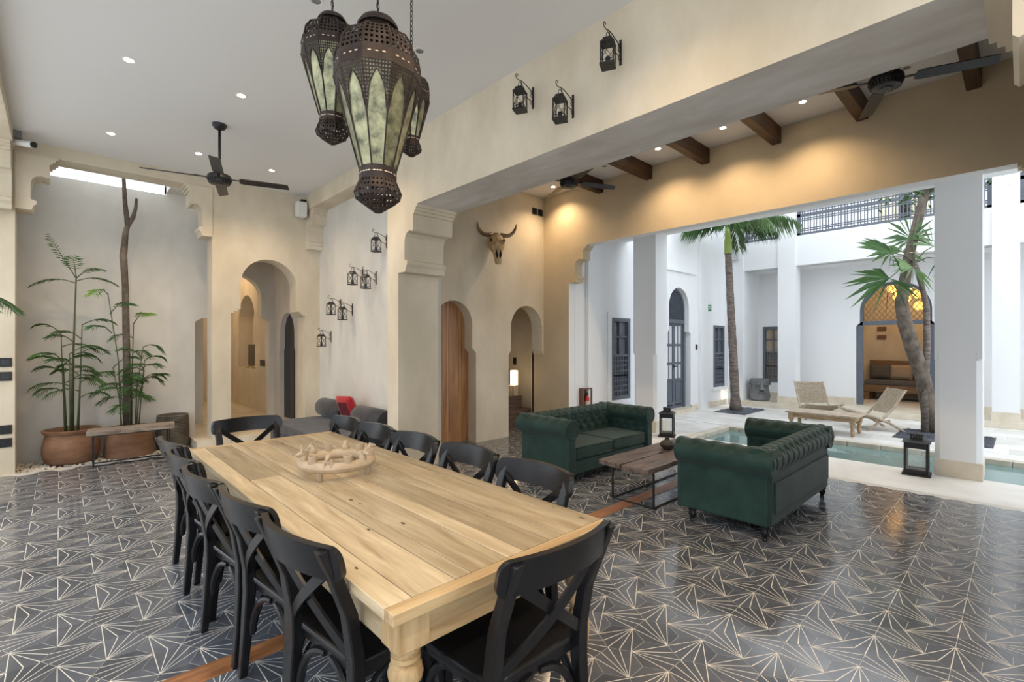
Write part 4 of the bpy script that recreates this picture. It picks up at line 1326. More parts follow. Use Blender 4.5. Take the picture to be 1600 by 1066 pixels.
tag(F2, 'black four-blade ceiling fan above the far sofa', 'fan', 'black ceiling fans')
F3 = copy_tree(F2, (5.09, .80, HC2), math.radians(-68), 'black four-blade ceiling fan nearest the lens at the upper right', 'black ceiling fans')

# ================================================================== PENDANT LANTERNS
def pierced(m, P, nu, nv, keep=None, hr=.34, mi=0):
    """surface P(u,v) filled with ring cells, every cell with a round opening"""
    for i in range(nu):
        for j in range(nv):
            u, v = (i + .5) / nu, (j + .5) / nv
            if keep and not keep(u, v): continue
            du, dv = .5 / nu, .5 / nv
            o = []
            q = []
            for k in range(8):
                a = PI / 4 * k
                c, s = math.cos(a), math.sin(a)
                mx = max(abs(c), abs(s))
                o.append(P(u + du * c / mx, v + dv * s / mx)); h = hr * 2 * (1 if k % 2 else .82)
                q.append(P(u + du * h * c, v + dv * h * s))
            m.add(o + q, [(k, (k + 1) % 8, 8 + (k + 1) % 8, 8 + k) for k in range(8)], mi)
def make_pendant(H, R, loc, top, rz, lab):
    r = empty('pendant_lantern', loc, rz, lab, 'lantern', 'pierced metal pendant lanterns')
    N = 10
    def ringpt(rad, z, a):
        # octagon with flat facets
        k = a / (2 * PI / N); i = math.floor(k); t = k - i
        a0, a1 = 2 * PI / N * i, 2 * PI / N * (i + 1)
        p0 = Vector((math.cos(a0), math.sin(a0))); p1 = Vector((math.cos(a1), math.sin(a1)))
        p = p0 * (1 - t) + p1 * t
        return (p.x * rad * R, p.y * rad * R, z * H)
    def strip(prof):
        L = [0]
        for (r0, z0), (r1, z1) in zip(prof, prof[1:]):
            L.append(L[-1] + math.hypot((r1 - r0) * R, (z1 - z0) * H))
        def rz_(v):
            s = v * L[-1]
            for k in range(len(prof) - 1):
                if s <= L[k + 1] + 1e-9:
                    t = (s - L[k]) / (L[k + 1] - L[k])
                    return prof[k][0] * (1 - t) + prof[k + 1][0] * t, prof[k][1] * (1 - t) + prof[k + 1][1] * t
            return prof[-1]
        return rz_
    dome = strip([(.985, .765), (.93, .835), (.76, .895), (.46, .937)])
    d = MB()
    for f in range(N):
        def P(u, v):
            a, b = dome(max(0, min(1, v)))
            return ringpt(a, b, 2 * PI / N * (f + .03 + .94 * max(0, min(.9999, u))))
        pierced(d, P, 5, 8)
    d.build('pierced_dome', 'rust_metal', r)
    rb = MB()
    for f in range(N):
        a = 2 * PI / N * f
        rb.tube([ringpt(x * 1.005, z, a) for x, z in ((.985, .765), (.93, .835), (.76, .895), (.46, .937))], .0055, 5)
        rb.tube([ringpt(x * 1.005, z, a) for x, z in ((1.0, .69), (.42, .225))], .0045, 5)
        rb.tube([ringpt(x * 1.005, z, a) for x, z in ((.42, .168), (.54, .105), (.50, .07), (.12, .012))], .0035, 5)
    rb.build('ribs', 'rust_metal', r)
    for z0, z1, r0, r1 in ((.69, .768, 1.01, 1.0), (.165, .228, .43, .435)):
        b = MB()
        pts = [ringpt(r0, z0, 2 * PI / N * f) for f in range(N)] + [ringpt(r1, z1, 2 * PI / N * f) for f in range(N)]
        b.add(pts, [(f, (f + 1) % N, N + (f + 1) % N, N + f) for f in range(N)])
        for f in range(N):
            for t in (.25, .5, .75):
                c = Vector(ringpt((r0 + r1) / 2 + .008, (z0 + z1) / 2, 2 * PI / N * (f + t)))
                n = Vector((c.x, c.y, 0)).normalized()
                tt = Vector((-n.y, n.x, 0))
                w, h = R * .05, R * .018
                b.add([c - tt * w, c - Vector((0, 0, h)), c + tt * w, c + Vector((0, 0, h))], [(0, 1, 2, 3)], 1)
        b.build('band', ['rust_metal', 'flower'], r)
    for f in range(N):
        g = MB()
        q = [ringpt(.985, .69, 2 * PI / N * (f + .02)), ringpt(.985, .69, 2 * PI / N * (f + .98)), ringpt(.41, .225, 2 * PI / N * (f + .98)), ringpt(.41, .225, 2 * PI / N * (f + .02))]
        inn = [(x * .985, y * .985, z) for x, y, z in q]
        g.add(q + inn, [(0, 1, 2, 3), (7, 6, 5, 4), (0, 4, 5, 1), (1, 5, 6, 2), (2, 6, 7, 3), (3, 7, 4, 0)])
        g.build('glass_panel', 'mercury_glass', r)
    def arch_lim(a):
        for (a0, v0), (a1, v1) in zip(AL, AL[1:]):
            if a <= a1: return v0 + (v1 - v0) * (a - a0) / (a1 - a0)
        return 1.0
    AL = [(0, .14), (.2, .22), (.5, .38), (.66, .52), (.76, .70), (.88, .86), (1.0001, .98)]
    fl = MB()
    for f in range(N):
        def P(u, v):
            t = max(0, min(1, v)) * .50
            return ringpt(1.012 * (1 - t) + .43 * t * 1.0 + .0, .69 - (.69 - .225) * t, 2 * PI / N * (f + max(.0, min(.9999, u))))
        def keep(u, v):
            a = abs(u - .5) * 2
            return v < arch_lim(a)
        pierced(fl, P, 9, 14, keep, .34)
        fl.tube([P(t / 24, arch_lim(abs(t / 24 - .5) * 2) + .02) for t in range(25)], .0035, 4)
    fl.build('filigree_arches', 'rust_metal', r)
    bl = strip([(.42, .168), (.54, .105), (.50, .07), (.30, .035), (.12, .010)])
    u_ = MB()
    for f in range(N):
        def P(u, v):
            a, b_ = bl(max(0, min(1, v)))
            return ringpt(a, b_, 2 * PI / N * (f + .03 + .94 * max(0, min(.9999, u))))
        pierced(u_, P, 3, 7, None, .28)
    u_.lathe([(0, 0), (.10 * R, .004 * H), (.13 * R, .012 * H)], N)
    u_.build('pierced_bulb', 'rust_metal', r)
    cp = MB()
    cp.lathe([(.36 * R, .935 * H), (.36 * R, .975 * H), (.47 * R, .962 * H), (.48 * R, .972 * H), (.40 * R, 1.0 * H), (.10 * R, 1.01 * H), (0, 1.01 * H)], 24)
    cp.lathe([(.46 * R, .937 * H), (.36 * R, .94 * H)], 24, cap=False)
    cp.build('cap', 'rust_metal', r, smooth=35)
    inner = MB()
    inner.lathe([(.30 * R, .30 * H), (.72 * R, .69 * H), (.70 * R, .80 * H), (.3 * R, .90 * H)], 12, cap=False)
    ch = MB()
    z = 1.01 * H
    i = 0
    while z < top - loc[2]:
        a = i % 2 * PI / 2
        ch.tube([(.009 * math.cos(t * PI / 4) * math.cos(a), .009 * math.cos(t * PI / 4) * math.sin(a), z + .016 + .02 * math.sin(t * PI / 4)) for t in range(9)], .0026, 4, cap=False)
        z += .032; i += 1
    ch.build('chain', 'black_metal', r)
    MB().tube([(.0, .012, 1.01 * H), (.02, .03, 1.03 * H), (.012, .02, 1.01 * H + .12), (.012, .012, top - loc[2])], .003, 5).build('cable', 'black_metal', r)
    MB().lathe([(.05, top - loc[2]), (.045, top - loc[2] - .02), (.01, top - loc[2] - .03)], 16).build('ceiling_rose', 'black_metal', r, smooth=40)
make_pendant(1.07, .236, (1.30, 2.48, 2.33), HC, .12, 'largest pierced metal pendant lantern with greenish glass panels')
make_pendant(.79, .182, (1.24, 2.955, 2.84), HC, .1, 'medium pierced metal pendant lantern left of the largest one')
make_pendant(.55, .118, (1.65, 2.70, 2.80), HC, .3, 'smallest pierced metal pendant lantern half hidden behind the largest')

# ================================================================== WALL LANTERNS
def make_wall_lantern():
    """hangs towards -x from a plate at x=0; z=0 at the middle of the plate"""
    r = empty('wall_lantern')
    br = MB()
    br.box((-.008, -.009, -.095), (0, .009, .095))
    br.tube([(-.008, 0, .045), (-.06, 0, .07), (-.12, 0, .095), (-.155, 0, .10), (-.18, 0, .095)], .004, 5)
    br.tube([(-.18, 0, .095), (-.205, 0, .10), (-.218, 0, .118), (-.212, 0, .138), (-.198, 0, .142), (-.19, 0, .132), (-.196, 0, .124)], .0035, 5)
    br.tube([(-.15, 0, .10), (-.125, 0, .03), (-.07, 0, -.025), (-.008, 0, -.035)], .0035, 5)
    for zc in (.015, .045, -.05):
        br.tube([(-.018 - .014 * math.cos(t * PI / 4), 0, zc + .014 * math.sin(t * PI / 4)) for t in range(9)], .003, 5, cap=False)
    br.build('bracket', 'black_metal', r)
    cx, top = -.165, .035
    rg_ = MB().tube([(cx + .022 * math.cos(t * PI / 6), 0, top + .0 + .05 * math.sin(t * PI / 6)) for t in range(7)], .003, 5).build('hanging_ring', 'black_metal', r)
    w, h = .046, .205
    z1 = top; z0 = top - h
    M = Matrix.Translation((cx, 0, 0)) @ Matrix.Rotation(.45, 4, 'Z')
    rf = MB()
    rf.box((-w * .7, -w * .7, z1 - .01), (w * .7, w * .7, z1), M=M)
    vs = [(-w * 1.15, -w * 1.15, z1 - .04), (w * 1.15, -w * 1.15, z1 - .04), (w * 1.15, w * 1.15, z1 - .04), (-w * 1.15, w * 1.15, z1 - .04), (-w * .7, -w * .7, z1 - .01), (w * .7, -w * .7, z1 - .01), (w * .7, w * .7, z1 - .01), (-w * .7, w * .7, z1 - .01)]
    rf.add([tuple(M @ Vector(p)) for p in vs], [(3, 2, 1, 0), (0, 1, 5, 4), (1, 2, 6, 5), (2, 3, 7, 6), (3, 0, 4, 7), (4, 5, 6, 7)])
    rf.build('roof', 'black_metal', r)
    fr = MB()
    za, zb = z0 + .015, z1 - .04
    for sx in (-1, 1):
        for sy in (-1, 1):
            fr.box((sx * w - .004, sy * w - .004, za), (sx * w + .004, sy * w + .004, zb), M=M)
    for s in (-1, 1):
        for z in (za + .02,):
            fr.bar(M @ Vector((-w, s * w, z)), M @ Vector((w, s * w, z)), .005, .005); fr.bar(M @ Vector((s * w, -w, z)), M @ Vector((s * w, w, z)), .005, .005)
        for a, b in (((-w, s * w), (w, s * w)), ((s * w, -w), (s * w, w))):
            fr.bar(M @ Vector((*a, za + .02)), M @ Vector((*b, zb)), .003, .003); fr.bar(M @ Vector((*b, za + .02)), M @ Vector((*a, zb)), .003, .003)
    fr.build('cage', 'black_metal', r)
    MB().box((-w * 1.15, -w * 1.15, z0), (w * 1.15, w * 1.15, z0 + .015), M=M).build('base', 'black_metal', r)
    MB().lathe([(.018, z0 + .015), (.018, z0 + .07), (.0, z0 + .072)], 10, (cx, 0, 0)).build('candle', 'black_metal', r, smooth=40)
    return r
WL = make_wall_lantern()
wls = [((XB, 3.00, 3.79), 'black wall lantern on the beam, leftmost of the three'), ((XB, 2.54, 3.55), 'black wall lantern on the beam, lowest of the three'), ((XB, 2.08, 3.79), 'black wall lantern on the beam, rightmost of the three'),
       ((XL, 6.11, 3.03), 'black wall lantern at the top of the cascade on the side wall'), ((XL, 6.84, 2.64), 'black wall lantern, left of the upper pair of the cascade'), ((XL, 6.42, 2.55), 'black wall lantern, right of the upper pair of the cascade'),
       ((XL, 7.62, 2.23), 'black wall lantern, left of the lower pair of the cascade'), ((XL, 7.19, 2.13), 'black wall lantern, right of the lower pair of the cascade'), ((XL, 8.01, 1.72), 'black wall lantern at the bottom of the cascade')]
for i, (l, lab) in enumerate(wls):
    o = WL if i == 0 else copy_tree(WL)
    o.location = l
    tag(o, lab, 'lantern', 'black lanterns on the beam' if i < 3 else 'black lanterns on the side wall')

# ================================================================== CATTLE SKULL
sk = empty('cattle_skull', (5.22, YS - .13, 3.30), -.50, 'carved golden cattle skull with horns on the plaster wall', 'skull')
secs = [(.115, .05, .06, .03), (.05, .115, .085, .02), (-.02, .125, .10, 0.0), (-.09, .135, .10, -.02), (-.16, .115, .09, -.05), (-.23, .075, .075, -.085), (-.30, .062, .055, -.115), (-.37, .058, .040, -.14), (-.42, .045, .026, -.15)]
def sfn(u, v):
    k = v * (len(secs) - 1); i = min(int(k), len(secs) - 2); t = k - i
    z, w, d, yo = [secs[i][q] * (1 - t) + secs[i + 1][q] * t for q in range(4)]
    a = 2 * PI * u
    ex = .8
    cx, sy = math.cos(a), math.sin(a)
    return (w * math.copysign(abs(cx) ** ex, cx), yo + d * math.copysign(abs(sy) ** ex, sy), z)
c = MB().grid(sfn, 24, 28, closeu=True)
c.f.append(tuple(i * 29 + 28 for i in range(24))); c.m.append(0)
c.f.append(tuple(i * 29 for i in range(24))); c.m.append(0)
crn = c.build('cranium', 'bone', sk, smooth=60)
for s in (-1, 1):
    hb = MB().tube([(s * .07, .01, .085), (s * .15, .0, .075), (s * .22, -.02, .08), (s * .28, -.04, .13), (s * .315, -.05, .20), (s * .325, -.055, .27)], [.042, .036, .032, .027, .018, .004], 12)
    hb.build('horn', 'horn', sk, smooth=True)
    MB().lathe([(0, 0), (.028, .004), (.040, .016), (.032, .024), (.026, .012), (0, .006)], 16, M=Matrix.Translation((s * .098, -.07, -.02)) @ Matrix.Rotation(s * .75, 4, 'Z') @ Matrix.Rotation(PI / 2, 4, 'X')).build('eye_socket', 'bone', crn, smooth=40)
    MB().lathe([(0, 0), (.026, .0), (.0, .004)], 14, M=Matrix.Translation((s * .104, -.084, -.02)) @ Matrix.Rotation(s * .75, 4, 'Z') @ Matrix.Rotation(PI / 2, 4, 'X')).build('eye_hollow', 'hollow', crn)
    MB().tube([(s * .030, -.165, -.19), (s * .032, -.175, -.27), (s * .022, -.18, -.33)], [.006, .022, .006], 8).build('nasal_hollow', 'hollow', crn, smooth=True)

# ================================================================== DOORS, SWITCHES, SPEAKER, CAMERA, TV
wd = empty('door_3', (4.46, YS + .20, 0), label='reddish brown plank door in the small arch', kind='structure')
xs = [-.44, -.17, .02, .26, .46]
for i in range(4):
    MB().box((xs[i] + .001, 0, .01), (xs[i + 1] - .001, .05, 2.32)).build('plank', 'door_wood', wd, bevel=.002)
for x in (-.295, .02, .27):
    MB().box((x - .012, -.002, .01), (x + .012, .0, 2.32)).build('sapwood_streak', 'door_sap', wd)
bd = empty('door_4', (3.31, 9.81, .12), label='dark blue-grey arched door in the hall', kind='structure')
ap = [(-.44, 0), (-.44, 1.68)] + [(.44 * math.cos(PI - PI * i / 16), 1.68 + .44 * math.sin(PI * i / 16)) for i in range(1, 16)] + [(.44, 1.68), (.44, 0)]
MB().prism(ap, YZ(0), 0, .05).build('leaf', 'dark_blue', bd)
for y in (-.15, .15):
    MB().box((-.006, y - .004, 0), (.0, y + .004, 1.95)).build('groove', 'hollow', bd)
MB().tube([(0, -.34, .98), (-.05, -.34, .98), (-.05, -.25, .98)], .012, 8).build('handle', 'black_metal', bd)

def switch(loc, axis, w, h, lab, grp=None, n=1):
    m = MB()
    t = .012
    if axis == 'y': m.box((-w / 2, -t, -h / 2), (w / 2, 0, h / 2))
    else: m.box((-t, -w / 2, -h / 2), (0, w / 2, h / 2))
    o = m.build('light_switch', 'black_plastic', loc=loc, bevel=.003)
    k = MB()
    for i in range(n):
        c = (i - (n - 1) / 2) * w / n
        if axis == 'y': k.box((c - w / n * .32, -t - .003, -h * .32), (c + w / n * .32, -t + .001, h * .32))
        else: k.box((-t - .003, c - w / n * .32, -h * .32), (-t + .001, c + w / n * .32, h * .32))
    k.build('rocker', 'screen', o)
    tag(o, lab, 'switch', grp)
switch((-.48, YB, 1.37), 'y', .11, .11, 'black switch plate on the left pillar, topmost of four', 'plates on the left pillar')
switch((-.48, YB, 1.20), 'y', .11, .11, 'black socket with white plug, second from the top on the left pillar', 'plates on the left pillar')
switch((-.48, YB, .55), 'y', .11, .11, 'black plate on the left pillar, third from the top', 'plates on the left pillar')
switch((-.48, YB, .39), 'y', .11, .11, 'black plate on the left pillar, lowest of four', 'plates on the left pillar')
pg_ = MB().lathe([(0, -.04), (.02, -.036), (.022, -.01), (.022, 0)], 12, M=Matrix.Translation((-.47, YB - .012, 1.20)) @ Matrix.Rotation(-PI / 2, 4, 'X') @ Matrix.Rotation(PI, 4, 'X'))
tag(pg_.build('plug', 'white_plastic', smooth=40), 'white plug in the upper socket on the left pillar', 'plug')
switch((6.25, YS, 3.99), 'y', .12, .12, 'black plate high in the corner, left of two', 'plates high in the corner')
switch((6.40, YS, 3.99), 'y', .12, .12, 'black plate high in the corner, right of two', 'plates high in the corner')
switch((6.85, 7.2, 1.24), 'x', .09, .15, 'black switch inside the stair recess')
switch((3.175, 11.2, 1.18), 'x', .30, .13, 'wide black switch panel beside the television niche', None, 3)

spk = empty('wall_speaker', (2.97, YB - .02, 3.86), label='white loudspeaker high on the back wall in the corner', cat='speaker')
MB().box((-.085, -.19, -.13), (.085, -.05, .13)).build('cabinet', 'white_plastic', spk, bevel=.03, segs=3)
MB().box((-.075, -.195, -.115), (.075, -.185, .115)).build('grille', 'white_plastic', spk, bevel=.01)
q = MB(); q.box((-.02, -.06, -.04), (.02, .02, .04)); q.box((.03, -.06, .15), (.11, .02, .20)); q.tube([(.07, -.04, .15), (.12, -.06, .05), (.12, -.06, -.08), (.06, -.08, -.14)], .008, 6)
q.build('mount', 'black_plastic', spk)
cm = empty('security_camera', (-.36, 8.2, HC), label='small white bullet security camera at the left ceiling corner', cat='camera')
MB().box((-.04, -.03, -.09), (.03, .05, 0)).build('mount', 'concrete', cm, bevel=.004)
MB().tube([(-.02, .02, -.13), (.06, -.06, -.15), (.13, -.13, -.165)], [.035, .038, .04], 12).build('body', 'white_plastic', cm, smooth=40)
MB().tube([(.125, -.125, -.163), (.142, -.142, -.168)], .036, 12).build('lens', 'black_plastic', cm)
tv = empty('television', (3.27, 12.15, 1.03), label='small black television standing in the lit wall niche', cat='television')
MB().box((-.02, -.42, .06), (.02, .42, .55)).build('screen', 'screen', tv, bevel=.004)
q = MB()
for y in (-.3, .3):
    q.bar((0, y, .06), (-.08, y, 0), .012, .012); q.bar((0, y, .06), (.08, y, 0), .012, .012)
q.build('stand', 'black_plastic', tv)
point('hall_lamp', (2.2, 12.6, 3.3), 30)
point('hall_lamp', (1.4, 10.4, 2.6), 5)
cb = empty('candle_box', (6.40, 6.75, .60), label='glowing paper candle lantern on the dark steps', cat='lantern')
MB().box((-.05, -.05, .20), (.05, .05, .48)).build('lit_shade', 'lamp_glow', cb)
MB().box((-.055, -.055, 0), (.055, .055, .20)).build('base', 'plaster', cb)
point('candle_glow', (6.25, 6.68, 1.0), 1.5, rad=.1)
tag(MB().lathe([(.06, 0), (.065, .15), (.06, .2), (0, .2)], 16, (6.27, 6.75, .60)).build('clay_cup', 'clay', smooth=40), 'plain clay pot beside the glowing candle lantern', 'pot')

# ================================================================== ALCOVE POTS AND BENCH
p1 = empty('plant_pot', (.12, 8.88, -.02), label='round terracotta pot at the left of the alcove', cat='pot')
MB().lathe([(.22, 0), (.27, .04), (.30, .14), (.30, .24), (.275, .36), (.265, .40), (.295, .43), (.305, .46), (.28, .465), (.255, .43), (.25, .40), (0, .39)], 36).build('body', 'terracotta', p1, smooth=40)
MB().lathe([(0, .395), (.25, .395)], 24, cap=False).build('soil', 'soil', p1)
p2 = empty('plant_pot', (.74, 8.89, -.02), label='terracotta pot with the bare trunk behind the bench', cat='pot')
MB().lathe([(.29, 0), (.295, .04), (.275, .24), (.255, .38), (.26, .42), (.24, .425), (.225, .40), (0, .38)], 36).build('body', 'terracotta', p2, smooth=40)
MB().lathe([(0, .385), (.23, .385)], 24, cap=False).build('soil', 'soil', p2)
p3_ = empty('ribbed_pot', (1.27, 8.98, -.02), label='grey ribbed barrel pot behind the right end of the bench', cat='pot')
pr_ = []
for k in range(24):
    z = k * .022
    pr_ += [(.195 + .012 * math.sin(z * 6), z), (.205 + .012 * math.sin(z * 6), z + .011)]
MB().lathe([(0, 0)] + pr_ + [(.20, .53), (.17, .53), (.16, .48), (0, .47)], 30).build('body', 'ribbed_grey', p3_, smooth=None)
bn = empty('bench', (.73, 8.36, 0), label='low bench with a weathered plank seat on a black wire frame', cat='bench')
rough_plank('plank', -.47, .47, -.15, .13, .405, .47, 'grey_wood', bn, 9)
f = MB()
for x in (-.41, .40):
    for y in (-.11, .10):
        f.bar((x, y, 0), (x, y, .405), .014, .014)
    f.bar((x, -.11, .008), (x, .10, .008), .014, .014)
for y in (-.11, .10):
    f.bar((-.41, y, .008), (.40, y, .008), .014, .014); f.bar((-.41, y, .398), (.40, y, .398), .014, .014)
f.build('frame', 'black_metal', bn)

# ================================================================== PLANTS
def frond_mb(base, az, L, rise, droop, nl, ll, lw, rg, twist=.0, hang=.35, start=.25, fold=.5):
    """pinnate leaf: arching rachis with two rows of leaflets"""
    m = MB()
    base = Vector(base)
    h = Vector((math.cos(az), math.sin(az), 0))
    side = Vector((-h.y, h.x, 0))
    pt = lambda t: base + h * (L * t * (1 - .12 * t)) + Vector((0, 0, rise * t - droop * t * t))
    m.tube([pt(i / 8) for i in range(9)], [.007 - .0055 * i / 8 for i in range(9)], 5, 1)
    for i in range(nl):
        t = start + (1 - start) * (i + .5) / nl
        p = pt(t)
        d = (pt(min(1, t + .02)) - pt(t - .02)).normalized()
        k = ll * (math.sin(PI * (.15 + .8 * (i + .5) / nl)) ** .6) * rg.uniform(.85, 1.1)
        for s in (-1, 1):
            e = (d * .55 + side * s * .75 + Vector((0, 0, .15 - hang * rg.uniform(.6, 1.3)))).normalized()
            n = e.cross(d).normalized() if e.cross(d).length > 1e-3 else Vector((0, 0, 1))
            w = e.cross(n).normalized() * lw
            mid = p + e * k * .5 + Vector((0, 0, .02 * k))
            tip = p + e * k - Vector((0, 0, hang * k * fold))
            m.add([p - w * .35, mid - w, tip, mid + w, p + w * .35], [(0, 1, 2), (0, 2, 4), (4, 2, 3)], 0)
    return m
def palm_plant(name, loc, stems, lab, cat, seed, leafmat='leaf_green'):
    rg = random.Random(seed)
    o = empty(name, loc, label=lab, cat=cat)
    for pts, r0, fr in stems:
        MB().tube(pts, [r0 * (1 - .5 * i / (len(pts) - 1)) for i in range(len(pts))], 7).build('stem', 'stem_green', o, smooth=True)
        for (b, az, L, rise, droop, nl, ll, lm) in fr:
            frond_mb(b, az, L, rise, droop, nl, ll, .0036, rg, hang=.30, fold=.5).build('frond', [lm or leafmat, 'stem_green'], o)
    return o
W0 = -.35                          # towards picture right, clear of the alcove wall
rg = random.Random(21)
st1 = [([(0, 0, 0), (.01, 0, .9), (.03, -.01, 1.6), (.045, 0, 2.15)], .016,
        [((.045, 0, 2.05), PI + .15, .52, .22, .30, 14, .14, None), ((.045, 0, 2.08), W0, .52, .26, .30, 14, .14, None), ((.045, 0, 2.12), W0 - .5, .44, .36, .25, 12, .13, None), ((.045, 0, 2.12), PI + .5, .36, .60, .06, 12, .13, None), ((.045, 0, 2.14), W0 - 1.4, .25, .35, .1, 8, .14, None)])]
for k in range(6):
    a = k * 1.05 + .3
    x, y = .07 * math.cos(a), .07 * math.sin(a)
    hgt = (1.50, 1.25, .95, 1.38, 1.1, .8)[k]
    fr = [((x * (1.6 - .1 * j), y * (1.6 - .1 * j), hgt * (.99 - .13 * j)), ((PI + .35 if (k + j) % 2 else W0) + rg.uniform(-.5, .6) * (1 if (k + j) % 2 else -1)), rg.uniform(.30, .46), rg.uniform(.18, .42), .30, 10, .17, None) for j in range(4)]
    st1.append(([(x, y, 0), (x * 1.3, y * 1.3, hgt * .5), (x * 1.6, y * 1.6, hgt)], .011, fr))
palm_plant('potted_palm', (.12, 8.84, .37), st1, 'tall thin bamboo palm in the left terracotta pot', 'plant', 4)
st2 = []
for k in range(10):
    a = k * .66
    x, y = .10 * math.cos(a), .09 * math.sin(a)
    hgt = (1.0, .75, 1.55, .6, .9, 1.95, .7, .5, 1.2, .85)[k]
    s = 1.7 + .4 * (k % 3)
    fr = [((x * (1.3 + (s - 1.3) * (1 - .2 * j)), y * (1.3 + (s - 1.3) * (1 - .2 * j)), hgt * (.99 - .14 * j)), ((PI + .35 if (k + j) % 2 else W0) + rg.uniform(-.5, .8) * (1 if (k + j) % 2 else -1)), rg.uniform(.26, .42), rg.uniform(.2, .45), .28, 10, .18, 'leaf_lime' if (k in (2, 5) and j == 0) else None) for j in range(3)]
    st2.append(([(x, y, 0), (x * 1.3, y * 1.3, hgt * .5), (x * s, y * s, hgt)], .010, fr))
palm_plant('potted_palm', (.74, 8.84, .36), st2, 'bushy bamboo palm growing round the bare trunk', 'plant', 5)
bt_ = empty('bare_trunk', (.72, 8.89, .36), label='bare forked grey tree trunk rising from the pot', cat='tree')
MB().tube([(0, 0, 0), (-.01, 0, .8), (-.02, 0, 1.5), (-.03, 0, 2.1), (-.05, 0, 2.5), (-.025, 0, 2.85), (.01, 0, 3.0)], [.05, .045, .043, .04, .046, .036, .03], 10).build('trunk', 'bark', bt_, smooth=True)
MB().tube([(.0, 0, 2.95), (-.03, 0, 3.25), (-.045, 0, 3.6), (-.05, 0, 3.72)], [.035, .028, .024, .020], 8).build('branch', 'bark', bt_, smooth=True)
MB().tube([(.0, 0, 2.95), (.06, 0, 3.08), (.09, 0, 3.22), (.10, 0, 3.36)], [.032, .028, .022, .016], 8).build('branch', 'bark', bt_, smooth=True)
# palm just outside the frame on the left, only leaf tips reach in
st3 = [([(0, 0, 0), (.0, 0, .9), (.02, .02, 1.75)], .014, [((.02, .02, 1.72), W0 + .3 * k, .62, .30, .42, 14, .26, None) for k in (-2, 0, 1, 3, 6, 9, 12)])]
palm_plant('potted_palm', (-.86, 7.25, .35), st3, 'palm at the left edge of which only leaf tips show', 'plant', 6)
p4_ = empty('plant_pot', (-.86, 7.25, 0), label='terracotta pot out of frame below the left palm', cat='pot')
MB().lathe([(.15, 0), (.2, .05), (.2, .3), (.22, .38), (.19, .38), (.17, .33), (0, .32)], 24).build('body', 'terracotta', p4_, smooth=40)

# ---- tall patio palm
pp = empty('palm_tree', (11.73, 4.70, 0), label='tall ringed palm with green crownshaft in the pebble bed', cat='tree')
tk = MB()
pts = [(0 - .13 * (z / 3.76) ** 1.0, .125 * (z / 3.76), z) for z in [k * .18 for k in range(22)]]
tk.tube(pts, [.15, .125] + [.100 + .006 * (k % 2) - .0014 * k for k in range(20)], 14)
tk.build('trunk', 'palm_bark', pp, smooth=True)
MB().tube([(-.13, .125, 3.74), (-.135, .13, 3.95), (-.14, .13, 4.2), (-.14, .13, 4.42)], [.088, .085, .065, .04], 12).build('crownshaft', 'crownshaft', pp, smooth=True)
rg = random.Random(8)
for k in range(9):
    az = (-.35, 2.75, -2.7, -1.5, 3.5, .15, -.9, -2.1, 2.95)[k]
    L = rg.uniform(1.5, 1.9)
    if math.cos(az) > .4: L = min(L, 1.28)
    if math.sin(az) > .1: L = min(L, .52 / math.sin(az))
    up = rg.uniform(.75, 1.2)
    frond_mb((-.14, .13, 4.36), az, L, up, up + rg.uniform(.05, .35), 26, .44, .009, rg, hang=1.0, start=.15, fold=.5).build('frond', ['leaf_pale' if k % 2 else 'leaf_green', 'stem_green'], pp)

# ---- leaning tree and fan palm
tr = empty('leaning_tree', (11.38, 1.16, 0), label='leaning grey tree trunk beside the right gallery pillar', cat='tree')
ptsT = [(11.36, 1.15, -.0), (11.33, 1.16, .42), (11.24, 1.24, .99), (11.11, 1.36, 1.51), (11.01, 1.46, 1.97), (10.96, 1.50, 2.31), (11.0, 1.46, 2.71), (11.06, 1.41, 3.17), (11.15, 1.32, 3.68), (11.24, 1.24, 4.14), (11.32, 1.16, 4.5)]
rel = lambda P, o=(11.38, 1.16, 0): [(x - o[0], y - o[1], z - o[2]) for x, y, z in P]
MB().tube(rel(ptsT), [.115, .12, .11, .115, .11, .095, .085, .078, .075, .07, .065], 14).build('trunk', 'bark', tr, smooth=True)
lv = MB()
rg = random.Random(12)
for i in range(520):
    c = Vector((rg.gauss(0, .30), rg.gauss(0, .30), rg.gauss(0, .16))) + Vector((-.05, -.05, 4.42))
    e = Vector((rg.uniform(-1, 1), rg.uniform(-1, 1), rg.uniform(-1.2, .4))).normalized()
    n = e.cross(Vector((rg.uniform(-1, 1), rg.uniform(-1, 1), 1))).normalized()
    l = rg.uniform(.08, .13)
    lv.add([c, c + e * l * .5 + n * l * .22, c + e * l, c + e * l * .5 - n * l * .22], [(0, 1, 2, 3)])
for k in range(5):
    a = k * 1.3
    lv.tube([(-.06, 0, 4.3), (-.06 + .25 * math.cos(a), .25 * math.sin(a), 4.45), (-.06 + .5 * math.cos(a), .5 * math.sin(a), 4.4)], [.02, .012, .004], 5, 1)
tag(lv.build('foliage', ['leaf_green', 'bark'], tr), kind='stuff')
fw_ = MB()
for z, s in ((3.55, 1), (3.35, -1), (3.2, 1), (3.05, -1), (2.95, 1)):
    i = min(range(len(ptsT)), key=lambda k: abs(ptsT[k][2] - z))
    x, y = ptsT[i][0] - 11.38, ptsT[i][1] - 1.16
    for j in range(5):
        a = j * 1.26
        c = (x - .09, y - s * .08, z)
        fw_.add([c, (c[0] + .05 * math.cos(a), c[1] + .05 * math.sin(a), z + .02), (c[0] + .06 * math.cos(a + .5), c[1] + .06 * math.sin(a + .5), z), ], [(0, 1, 2)])
fw_.build('air_plant', 'flower', tr)
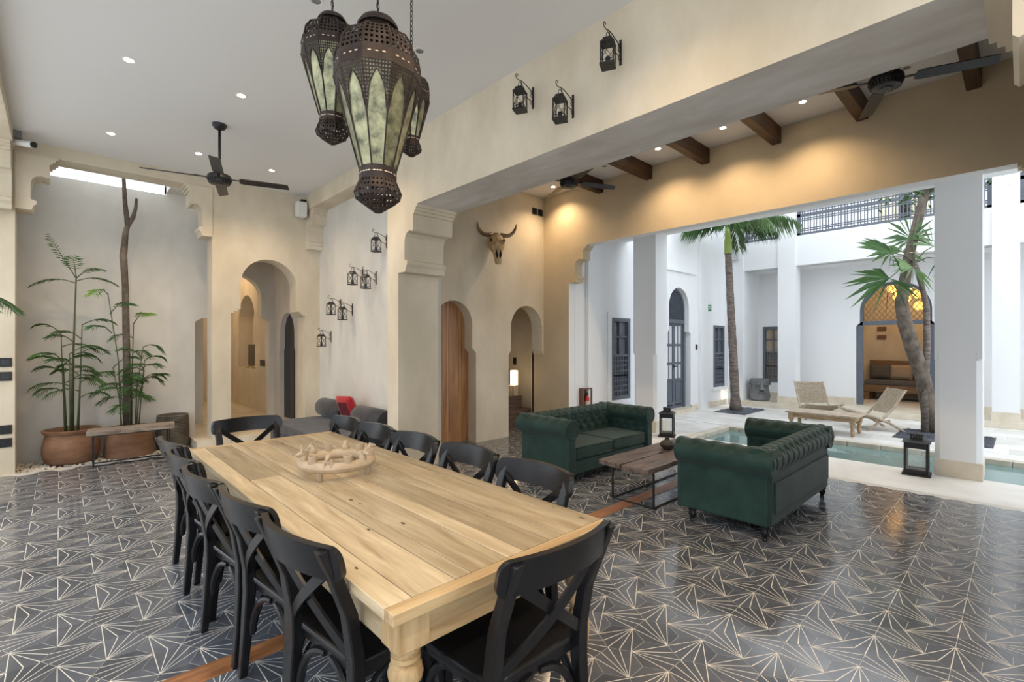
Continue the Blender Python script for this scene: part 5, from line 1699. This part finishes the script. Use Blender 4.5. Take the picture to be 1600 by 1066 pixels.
fp = empty('fan_palm', (11.20, 1.20, 0), label='thin-stemmed fan palm growing against the leaning tree', cat='tree')
ptsF = [(11.20, 1.21, 0), (11.21, 1.20, .88), (11.22, 1.18, 1.57), (11.18, 1.18, 2.25), (11.07, 1.27, 2.82), (11.0, 1.33, 3.05)]
MB().tube([(x - 11.20, y - 1.20, z) for x, y, z in ptsF], [.055, .05, .05, .045, .04, .035], 8).build('stem', 'palm_bark', fp, smooth=True)
def fan_leaf(base, tip, R, n, lm, seed, tilt):
    rg = random.Random(seed)
    b, t = Vector(base), Vector(tip)
    m = MB().tube([b, b * .5 + t * .5 + Vector((0, 0, .05)), t], [.012, .010, .007], 5, 1)
    d = (t - b).normalized()
    up = Vector(tilt).normalized()
    s = d.cross(up).normalized()
    for i in range(n):
        a = -1.9 + 3.8 * i / (n - 1)
        e = (d * math.cos(a) + s * math.sin(a)).normalized()
        nn = d.cross(s)
        L = R * (.75 + .25 * math.cos(a)) * rg.uniform(.92, 1.05)
        w = e.cross(nn).normalized() * .0062
        md = t + e * L * .5 + nn * .01 * (-1) ** i
        tp = t + e * L - Vector((0, 0, .25 * L * rg.uniform(.5, 1.2)))
        m.add([t, md - w, tp, md + w], [(0, 1, 2), (0, 2, 3)], 0)
    m.build('fan_leaf', [lm, 'stem_green'], fp)
crown = (-.18, .12, 3.03)
for k, (tp, R, lm, tl) in enumerate((((-.52, .40, 3.20), .60, 'leaf_green', (-.5, -.6, .75)), ((-.25, .16, 3.45), .58, 'leaf_green', (-.7, -.75, .15)), ((-.10, -.12, 3.30), .55, 'leaf_pale', (-.7, -.6, .3)), ((-.55, .42, 2.75), .68, 'leaf_green', (-.5, -.5, .8)), ((-.30, -.22, 3.05), .5, 'leaf_green', (-.8, -.5, .4)), ((.15, .35, 3.3), .5, 'leaf_pale', (-.6, -.6, .5)), ((-.42, .12, 2.92), .48, 'leaf_pale', (-.8, -.6, .3)))):
    fan_leaf(crown, tp, R * 1.12, 16, lm, k, tl)
